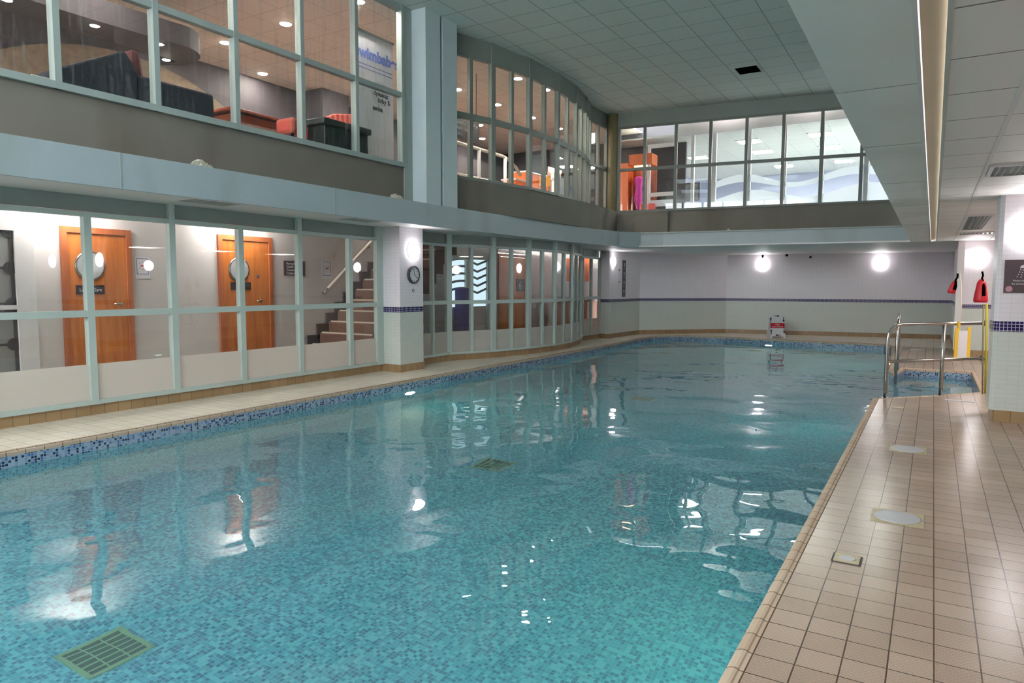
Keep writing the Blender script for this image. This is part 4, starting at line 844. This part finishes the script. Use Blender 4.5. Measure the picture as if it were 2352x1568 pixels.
# ------------------------------------------------------------------ lamps
def globe(c, n, label, r=0.155):
    t = thing('wall_lamp', label, 'wall lamp', c, 'round opal wall lamps')
    MB().lathe([(r * 0.98, 0.0), (r * 1.0, 0.012), (r * 0.96, 0.02)], c, n, 40).build('base', M_white, t)
    prof = [(r * math.cos(a), 0.018 + 0.055 * math.sin(a)) for a in [i * PI / 2 / 5 for i in range(5)]] + [(0.01, 0.0735)]
    MB().lathe(prof, c, n, 32).build('opal_shade', M_lamp, t); return t
globe((-7.4, 9.08, 2.0), (1, 0, 0), 'round glowing lamp above the clock on the pillar', 0.15)
globe((-7.5, 17.72, 2.08), (1, 0, 0), 'round glowing lamp on the far left pier', 0.155)
fn = Vector((0.78, -5.85, 0)).normalized()
def on_far(x): return (x, 21.62 + (x + 5.4) * 0.78 / 5.85)
a = on_far(-4.40); globe((a[0], a[1], 2.07), fn, 'left one of the two round lamps on the far wall', 0.17)
a = on_far(-1.30); globe((a[0], a[1], 2.07), fn, 'right one of the two round lamps on the far wall', 0.17)
globe((0.745, 17.2, 2.01), (0, -1, 0), 'round lamp on the recess wall behind the red float', 0.165)
globe((0.815, 8.9, 1.985), (0, -1, 0), 'largest round lamp, cut off by the right picture edge', 0.165)
globe((2.9, 8.9, 1.985), (0, -1, 0), 'round lamp farther along the right pillar, outside the view', 0.165)
for i, x in enumerate((-6.0, -3.4, -0.9, 1.6)): globe((x, YN, 2.0), (0, 1, 0), 'round lamp on the near wall behind the photographer, %s from the left' % ORD[i], 0.16)
for i, yy in enumerate((-1.5, 1.2, 3.9, 6.6)): globe((5.0, yy, 2.0), (-1, 0, 0), 'round lamp on the right side wall outside the view, %s from near end' % ORD[i], 0.16)
globe((5.0, 12.6, 2.0), (-1, 0, 0), 'round lamp on the right side wall behind the right pillar', 0.16)
def pool_light(c, n, label):
    t = thing('underwater_light', label, 'pool light', c, 'underwater pool lights')
    MB().lathe([(0.11, 0.001), (0.11, 0.012)], c, n, 16, False).build('lens', M_poolB if c[1] > 9.0 else M_pool, t)
    MB().lathe([(0.135, 0.0), (0.135, 0.009), (0.11, 0.009)], c, n, 24).build('rim', M_chrome, t)
for c, n, lb in (((-6.68, 0.45, -0.5), (1, 0, 0), 'underwater light in the left pool wall nearest the camera'), ((-6.68, 8.1, -0.5), (1, 0, 0), 'underwater light in the left pool wall below the clock pillar'),
                 ((-6.72, 15.75, -0.5), (1, 0, 0), 'underwater light in the left pool wall at the far end'), ((-0.60, 3.75, -0.5), (-1, 0, 0), 'underwater light in the right pool wall near the square drain'),
                 ((-0.60, 9.3, -0.5), (-1, 0, 0), 'underwater light in the right pool wall before the recess'), ((-0.70, 16.4, -0.5), (-1, 0, 0), 'underwater light in the right pool wall beyond the recess'),
                 ((-3.2, YN + 0.8, -0.5), (0, 1, 0), 'underwater light in the near pool wall'), ((-3.73, 19.64, -0.5), (0, -1, 0), 'underwater light in the far pool wall')):
    pool_light(c, n, lb)

# ------------------------------------------------------------------ clock
cl = thing('wall_clock', 'round white wall clock with dark rim on the pillar', 'clock', (-7.4, 9.08, 1.595))
MB().lathe([(0.148, 0.0), (0.148, 0.035), (0.125, 0.045), (0.122, 0.03), (0.122, 0.0)], (-7.4, 9.08, 1.595), (1, 0, 0), 40).build('rim', M_greyD, cl)
MB().lathe([(0.122, 0.026), (0.122, 0.03)], (-7.4, 9.08, 1.595), (1, 0, 0), 40, False).build('dial', M_paper, cl)
m = MB()
for k in range(12):
    a = k * PI / 6; m.rb((-7.369, 9.08), (0, 1), 0, 0.001, 0, 0.001, 1.5, 1.5001) if False else m.tube([(-7.3685, 9.08 + 0.095 * math.sin(a), 1.595 + 0.095 * math.cos(a)), (-7.3685, 9.08 + 0.115 * math.sin(a), 1.595 + 0.115 * math.cos(a))], 0.004, 6)
m.build('hour_marks', M_black, cl)
MB().tube([(-7.366, 9.08, 1.595), (-7.366, 9.155, 1.545)], 0.004, 6).build('hour_hand', M_black, cl)
MB().tube([(-7.364, 9.08, 1.595), (-7.364, 9.065, 1.69)], 0.003, 6).build('minute_hand', M_black, cl)
hk = tag(MB().lathe([(0.028, 0), (0.028, 0.008)], (-7.4, 9.09, 1.335), (1, 0, 0), 20).build('wall_disc', M_greyD), 'small round disc on the pillar below the clock', 'disc')
MB().lathe([(0.017, 0.008), (0.017, 0.010)], (-7.4, 9.09, 1.335), (1, 0, 0), 20).build('centre', M_paper, hk)

# ------------------------------------------------------------------ signs on walls
# tall dark sign strip on the angled wall
def sP(y): return (-7.5 + (y - 18.0) * 0.08 / 1.6, y)
ss = thing('depth_sign_strip', 'tall dark sign strip with four white pictograms on the far left wall', 'sign', (sP(18.45)[0], 18.45, 1.15))
tS = Vector((0.05, 1, 0)).normalized()
MB().rb(sP(18.38), (tS.x, tS.y), 0, 0.20, 0.0, 0.012, 1.12, 2.14).build('board', M_signD, ss)
m = MB()
for k in range(4):
    z = 2.02 - k * 0.25
    for j, (w_, h_, dz) in enumerate(((0.10, 0.008, -0.09), (0.03, 0.07, 0.0), (0.06, 0.02, 0.045))):
        m.rb(sP(18.38), (tS.x, tS.y), 0.10 - w_ / 2, 0.10 + w_ / 2, 0.012, 0.014, z + dz - h_ / 2 - 0.02, z + dz + h_ / 2 - 0.02)
m.build('pictograms', M_text, ss)
nt_ = tag(MB().rb(sP(18.12), (tS.x, tS.y), 0, 0.12, 0.0, 0.004, 1.50, 1.90).build('notice', M_paper), 'faint white notice between the far pier lamp and dark sign strip', 'notice')
MB().rb(sP(18.12), (tS.x, tS.y), 0.015, 0.105, 0.004, 0.005, 1.84, 1.88).rb(sP(18.12), (tS.x, tS.y), 0.015, 0.105, 0.004, 0.005, 1.52, 1.55).build('small_print', M_greyD, nt_)
# shower sign
sh = thing('shower_sign', 'aubergine shower sign with white shower head on the right pillar', 'sign', (0.82, 8.9, 1.5))
MB().box(0.625, 1.03, 8.888, 8.9, 1.36, 1.70).build('board', M_sign, sh)
m = MB(); cx = 0.815
m.plate([(cx - 0.062, 8.887, 1.615), (cx + 0.062, 8.887, 1.615), (cx + 0.05, 8.887, 1.64), (cx + 0.012, 8.887, 1.655), (cx + 0.008, 8.887, 1.685), (cx - 0.008, 8.887, 1.685), (cx - 0.012, 8.887, 1.655), (cx - 0.05, 8.887, 1.64)], (0, -0.001, 0))
for r_ in range(4):
    for k in range(6):
        u = (k - 2.5); m.lathe([(0.0055, 0), (0.0055, 0.001)], (cx + u * (0.021 + 0.0035 * r_) , 8.888, 1.598 - 0.024 * r_ - 0.004 * (k % 2)), (0, -1, 0), 8)
m.build('shower_head_symbol', M_text, sh)
text('Please shower before', 0.026, (cx, 8.886, 1.478), (1, 0, 0), Z3, M_text, sh, align='CENTER')
text('the swimming pool area', 0.026, (cx, 8.886, 1.445), (1, 0, 0), Z3, M_text, sh, align='CENTER')
MB().lathe([(0.030, 0), (0.030, 0.001)], (0.672, 8.888, 1.40), (0, -1, 0), 24).build('round_badge', paint('pink badge', (196, 140, 150), 0.5, 0.0), sh)
# A-frame
def afr(x, z, off=0.0):
    # board leans; local frame: right vector (0.86,0.51), facing camera
    R_ = Vector((0.866, 0.5, 0)); Nn = Vector((0.5, -0.866, 0)); B = Vector((-3.67, 20.22, 0.0))
    return B + R_ * x + Nn * (0.14 * (1 - z / 0.66) + off) + Vector((0, 0, z))
af = thing('floor_sign', 'white folding floor sign with red bar and black arrows at far poolside', 'floor sign', (-3.67, 20.22, 0))
def aplate(pts, mat, name, off=0.0, th=0.004, parent=af): return MB().plate([afr(x, z, off) for x, z in pts], Vector((0.5, -0.866, 0)) * th).build(name, mat, parent)
aplate([(-0.20, 0.0), (-0.16, 0.0), (-0.15, 0.06), (0.15, 0.06), (0.16, 0.0), (0.20, 0.0), (0.20, 0.58), (0.12, 0.66), (-0.12, 0.66), (-0.20, 0.58)], M_paper, 'front_board', 0, 0.015)
MB().plate([afr(x, z, -0.0) - Vector((0.5, -0.866, 0)) * (0.30 * (1 - z / 0.66) + 0.0) for x, z in ((-0.20, 0.0), (0.20, 0.0), (0.20, 0.58), (0.12, 0.65), (-0.12, 0.65), (-0.20, 0.58))], Vector((0.5, -0.866, 0)) * -0.012).build('rear_board', M_paper, af)
aplate([(-0.195, 0.28), (0.195, 0.28), (0.195, 0.42), (-0.195, 0.42)], M_redS, 'red_bar', 0.016, 0.002)
p = afr(0, 0.365, 0.022); text('Keep', 0.055, p, (0.866, 0.5, 0), Z3, M_text, af, align='CENTER')
p = afr(0, 0.305, 0.022); text('your distance', 0.055, p, (0.866, 0.5, 0), Z3, M_text, af, align='CENTER')
def arrow(cx, cz, dx, dz):
    q = lambda a, b: (cx + dx * a - dz * b, cz + dz * a + dx * b)
    aplate([q(-0.07, -0.009), q(0.01, -0.009), q(0.01, -0.028), q(0.07, 0), q(0.01, 0.028), q(0.01, 0.009), q(-0.07, 0.009)], M_black, 'arrow', 0.016, 0.002)
arrow(0.0, 0.61, 1, 0); arrow(-0.175, 0.51, 0, 1); arrow(0.175, 0.51, 0, -1); arrow(-0.175, 0.18, 0, 1); arrow(0.175, 0.20, 0, -1); arrow(0.0, 0.09, -1, 0)

# ------------------------------------------------------------------ handrail, pole, floats
hrl = thing('pool_handrail', 'stainless steel two rail guard beside the pool recess', 'handrail', (0, 10.4, 0))
A = Vector((-0.47, 10.02, 0)); B_ = Vector((0.14, 10.66, 0)); C_ = Vector((0.60, 11.16, 0))
dr = (B_ - A).normalized()
ht_ = 0.94
arcp = [A + Vector((0, 0, z)) for z in (0.0, 0.3, 0.6, 0.74)] + [A + dr * (0.20 * (1 - math.cos(t))) + Vector((0, 0, 0.74 + 0.20 * math.sin(t))) for t in [PI / 12 * i for i in range(1, 7)]]
MB().tube(arcp + [B_ + Vector((0, 0, ht_))] + [C_ + Vector((0, 0, ht_))], 0.0225, 16).build('top_rail', M_chrome, hrl)
MB().tube([A + Vector((0, 0, 0.47)), B_ + Vector((0, 0, 0.47)), C_ + Vector((0, 0, 0.47))], 0.020, 16).build('middle_rail', M_chrome, hrl)
MB().tube([B_, B_ + Vector((0, 0, ht_))], 0.024, 16).build('post', M_chrome, hrl)
for q in (A, B_): MB().lathe([(0.045, 0.0), (0.045, 0.008)], q, Z3, 20).build('base_flange', M_chrome, hrl)
for q, z in ((C_, ht_), (C_, 0.47)): MB().lathe([(0.04, -0.01), (0.04, 0.0)], q + Vector((0, 0, z)), dr, 20).build('wall_flange', M_chrome, hrl)
tp = thing('grab_pole', 'pair of tall stainless grab poles at the recess corner', 'grab pole', (-0.46, 13.2, 0))
MB().tube([(-0.47, 13.40, -0.02), (-0.47, 13.40, 0.86), (-0.47, 13.37, 0.94), (-0.47, 13.30, 0.97)], 0.024, 14).build('pole', M_chrome, tp)
MB().tube([(-0.47, 12.95, -0.4), (-0.47, 12.95, 0.70), (-0.47, 13.05, 0.84), (-0.47, 13.30, 0.97)], 0.024, 14).build('pole', M_chrome, tp)
# rescue pole & floats & board
ppos = Vector((0.52, 11.02, 0))
rp = tag(MB().tube([(0.655, 11.2, 0.0), (0.632, 11.06, 0.5), (0.60, 10.93, 1.2)], 0.014, 10).build('rescue_pole', M_yellow), 'upright yellow rescue pole leaning at the right pillar', 'pole')
rp2 = tag(MB().tube([(0.62, 11.12, 0.0), (0.595, 11.02, 0.5), (0.565, 10.90, 1.2)], 0.010, 10).build('rescue_pole', M_olive), 'thinner brownish pole standing next to the yellow rescue pole', 'pole')
def floatbuoy(name, c, h, r, label, tilt=(0, 0)):
    t = thing(name, label, 'rescue float', c)
    ax = Vector((tilt[0], tilt[1], 1)).normalized()
    MB().lathe([(r * 0.9, 0.0), (r, 0.03), (r * 0.92, h * 0.3), (r * 0.62, h * 0.85), (r * 0.3, h)], c, ax, 20).build('body', M_redP, t)
    side = Vector((0.10, -0.99, 0)) * (r * 0.82)
    top = Vector(c) + ax * h
    MB().tube([Vector(c) + side * 1.0 + ax * h * 0.28 + Vector((0.02, 0, 0)), Vector(c) + side * 0.9 + ax * h * 0.6 + Vector((0.02, 0, 0)), top + Vector((0.005, -0.01, 0))], 0.022, 8, True, 0.016).build('strap', M_black, t)
    MB().tube([top, top + ax * 0.05 + Vector((0.012, 0, 0)), top + ax * 0.10], 0.012, 8).build('hook', M_black, t)
    return t
floatbuoy('rescue_float', (0.53, 10.9, 1.22), 0.30, 0.082, 'large red rescue float with black strap hanging at the right pillar')
floatbuoy('rescue_float', (0.20, 10.95, 1.335), 0.17, 0.05, 'small red rescue float hanging on a cord above the handrail', (0.25, 0))
cd_ = tag(MB().tube([(0.33, 10.78, 0.97), (0.32, 10.80, 1.2), (0.31, 10.84, 1.45), (0.285, 10.92, 1.64)], 0.006, 6).build('throw_line', M_rail), 'pale throw line running from the small float to the rail', 'rope')
bd = thing('hanging_board', 'white board in a yellow frame hung from the handrail', 'board', (0.33, 10.8, 0.7))
q0 = B_ + dr * 0.13 + Vector((0.035, -0.035, 0)); tt = (dr.x, dr.y)
MB().rb(q0, tt, 0.0, 0.055, -0.006, 0.006, 0.50, 0.88).rb(q0, tt, 0.205, 0.26, -0.006, 0.006, 0.50, 0.90).build('frame', M_yel2, bd)
MB().rb(q0, tt, 0.05, 0.21, -0.004, 0.004, 0.50, 0.85).build('panel', M_paper, bd)
MB().rb(q0, tt, 0.06, 0.09, -0.03, -0.008, 0.84, 0.97).build('hook', M_yel2, bd)

# ------------------------------------------------------------------ deck fittings
def lid(cx, cy, label, w=0.13):
    t = thing('skimmer_lid', label, 'skimmer lid', (cx, cy, 0), 'round skimmer lids')
    m = MB().box(cx - w - 0.012, cx + w + 0.012, cy - w - 0.012, cy + w + 0.012, 0.0005, 0.003); m.build('surround', M_drain, t)
    MB().lathe([(w, 0.002), (w, 0.006), (w - 0.01, 0.008), (0.02, 0.009)], (cx, cy, 0), Z3, 40).build('lid', M_lid, t)
lid(-0.13, 4.82, 'pale round skimmer lid nearest the camera in the right deck'); lid(-0.13, 6.93, 'pale round skimmer lid farther along the right deck')
lid(-0.25, 18.2, 'pale round lid in the far deck beyond the recess')
gt = thing('deck_drain', 'yellowed square drain cover close to the pool edge', 'drain', (-0.33, 3.93, 0))
MB().box(-0.395, -0.255, 3.86, 4.0, 0.0005, 0.003).build('frame', M_greyD, gt); MB().box(-0.385, -0.265, 3.87, 3.99, 0.002, 0.006).build('cover', M_drain, gt); MB().lathe([(0.04, 0.006), (0.038, 0.008)], (-0.325, 3.93, 0), Z3, 24).build('boss', M_lid, gt)
gt = thing('deck_drain', 'small drain cover in the deck corner before the handrail', 'drain', (-0.3, 9.3, 0))
MB().box(-0.36, -0.24, 9.25, 9.37, 0.0005, 0.005).build('cover', M_drain, gt)
gt = thing('slot_drain', 'grey slot drain in the deck near the right pillar', 'drain', (0.35, 10.3, 0))
MB().box(0.18, 0.50, 10.24, 10.32, 0.0005, 0.004).build('cover', M_lid, gt)
def grille(cx, cy, lb):
    t = thing('pool_drain_grille', lb, 'drain grille', (cx, cy, ZB), 'square grilles on the pool floor'); w = 0.17
    MB().box(cx - w, cx + w, cy - w, cy + w, ZB + 0.001, ZB + 0.006).build('pit', M_grilleD, t)
    m = MB()
    for a in (-1, 1): m.box(cx + a * w - 0.014, cx + a * w + 0.014, cy - w - 0.014, cy + w + 0.014, ZB, ZB + 0.014).box(cx - w, cx + w, cy + a * w - 0.014, cy + a * w + 0.014, ZB, ZB + 0.014)
    for k in range(1, 6): m.box(cx - w + 2 * w * k / 6 - 0.006, cx - w + 2 * w * k / 6 + 0.006, cy - w, cy + w, ZB, ZB + 0.012)
    for k in range(1, 3): m.box(cx - w, cx + w, cy - w + 2 * w * k / 3 - 0.004, cy - w + 2 * w * k / 3 + 0.004, ZB, ZB + 0.011)
    m.build('grate', M_grille, t)
grille(-3.87, 2.04, 'green square drain grille on the pool floor nearest the camera'); grille(-3.85, 6.02, 'drain grille on the pool floor in mid pool'); grille(-3.82, 10.28, 'drain grille on the pool floor farthest away')

# ------------------------------------------------------------------ ceiling fittings, debris, cameras
hc = thing('ceiling_hatch', 'black open ventilation hatch in the high ceiling', 'hatch', (-3.36, 14.65, ZH))
MB().box(-3.57, -3.15, 14.42, 14.9, ZH - 0.006, ZH - 0.002).build('opening', M_black, hc)
m = MB().box(-3.60, -3.57, 14.39, 14.93, ZH - 0.012, ZH).box(-3.15, -3.12, 14.39, 14.93, ZH - 0.012, ZH).box(-3.57, -3.15, 14.39, 14.42, ZH - 0.012, ZH).box(-3.57, -3.15, 14.9, 14.93, ZH - 0.012, ZH); m.build('frame', M_ceilH, hc)
def vent(x0, x1, y0, y1, n, label, lit=False):
    t = thing('ceiling_vent', label, 'vent', ((x0 + x1) / 2, (y0 + y1) / 2, ZC), 'slatted ceiling vents')
    MB().box(x0, x1, y0, y1, ZC - 0.004, ZC - 0.001).build('backing', M_greyD, t); m = MB(); e = 0.03
    m.box(x0 - e, x1 + e, y0 - e, y0, ZC - 0.016, ZC).box(x0 - e, x1 + e, y1, y1 + e, ZC - 0.016, ZC).box(x0 - e, x0, y0, y1, ZC - 0.016, ZC).box(x1, x1 + e, y0, y1, ZC - 0.016, ZC); m.build('frame', M_white, t)
    for k in range(n):
        a = x0 + (x1 - x0) * (k + 0.5) / n; MB().plate([(a - 0.012, y0, ZC - 0.004), (a + 0.012, y0, ZC - 0.016), (a + 0.014, y0, ZC - 0.014), (a - 0.010, y0, ZC - 0.002)], (0, y1 - y0, 0)).build('slat', M_vent, t)
vent(0.37, 0.90, 6.72, 7.28, 12, 'slatted ceiling vent at the right picture edge')
vent(0.36, 0.62, 11.2, 13.8, 6, 'long slatted ceiling vent beyond the right pillar')
vent(0.36, 0.86, 14.6, 15.0, 8, 'small slatted ceiling vent near the recess wall')
for i, y in enumerate((2.3, 5.2, 7.7)):
    t = thing('soffit_vent', 'flush grille in the left soffit, %s from the left picture edge' % ORD[i], 'vent', (-7.25, y, ZC), 'soffit grilles')
    MB().box(-7.40, -7.10, y - 0.3, y + 0.3, ZC - 0.004, ZC).build('grille', M_frameD, t)
for i, (x, y, z, lb) in enumerate(((-7.10, 5.0, ZF, 'lump of crumbled foam on the fascia ledge at left'), (-7.12, 8.35, ZF, 'lump of crumbled foam on the ledge beside the tall pillar'), (-6.98, 13.2, ZF, 'bit of debris on the ledge under the curved bay'), (-4.2, 16.85, ZF, 'bit of debris on the far ledge below the gym windows'), (-6.85, 15.6, ZF, 'bit of debris on the ledge at the corner'))):
    bm = bmesh.new(); bmesh.ops.create_icosphere(bm, subdivisions=3, radius=1.0)
    sc = (0.06, 0.13, 0.07) if i < 2 else (0.04, 0.05, 0.04)
    for v in bm.verts:
        h = 0.75 + 0.5 * random.random(); v.co = Vector((v.co.x * sc[0] * h, v.co.y * sc[1] * h, max(0, v.co.z + 0.2) * sc[2] * h)) + Vector((x, y, z))
    me = bpy.data.meshes.new('foam_debris'); bm.to_mesh(me); bm.free(); me.materials.append(M_foam)
    o = bpy.data.objects.new('foam_debris', me); COL.objects.link(o); tag(o, lb, 'debris', 'debris on the ledges')
a1 = on_far(-4.55)
for i, (x, z, r_, lb) in enumerate(((-4.38, 2.30, 0.03, 'small dark sensor above the left far wall lamp'), (-3.72, 2.33, 0.04, 'black dome camera under the far soffit'))):
    p = on_far(x); t = thing('ceiling_camera', lb, 'camera', (p[0], p[1] - 0.1, z), 'small cameras under the soffit')
    MB().lathe([(r_, 0.05), (r_, 0.02), (r_ * 0.7, -0.02), (r_ * 0.2, -0.035)], (p[0], p[1] - 0.1, z), Z3, 16).build('dome', M_black, t)
    MB().lathe([(r_ * 1.2, ZC - z - 0.01), (r_ * 1.2, ZC - z)], (p[0], p[1] - 0.1, z), Z3, 16).build('base', M_white, t)
p = on_far(-3.1); tag(MB().lathe([(0.035, 0), (0.035, 0.02)], (p[0], p[1], 2.27), fn, 16).build('wall_sensor', M_grey), 'grey round sensor high on the far wall', 'sensor')
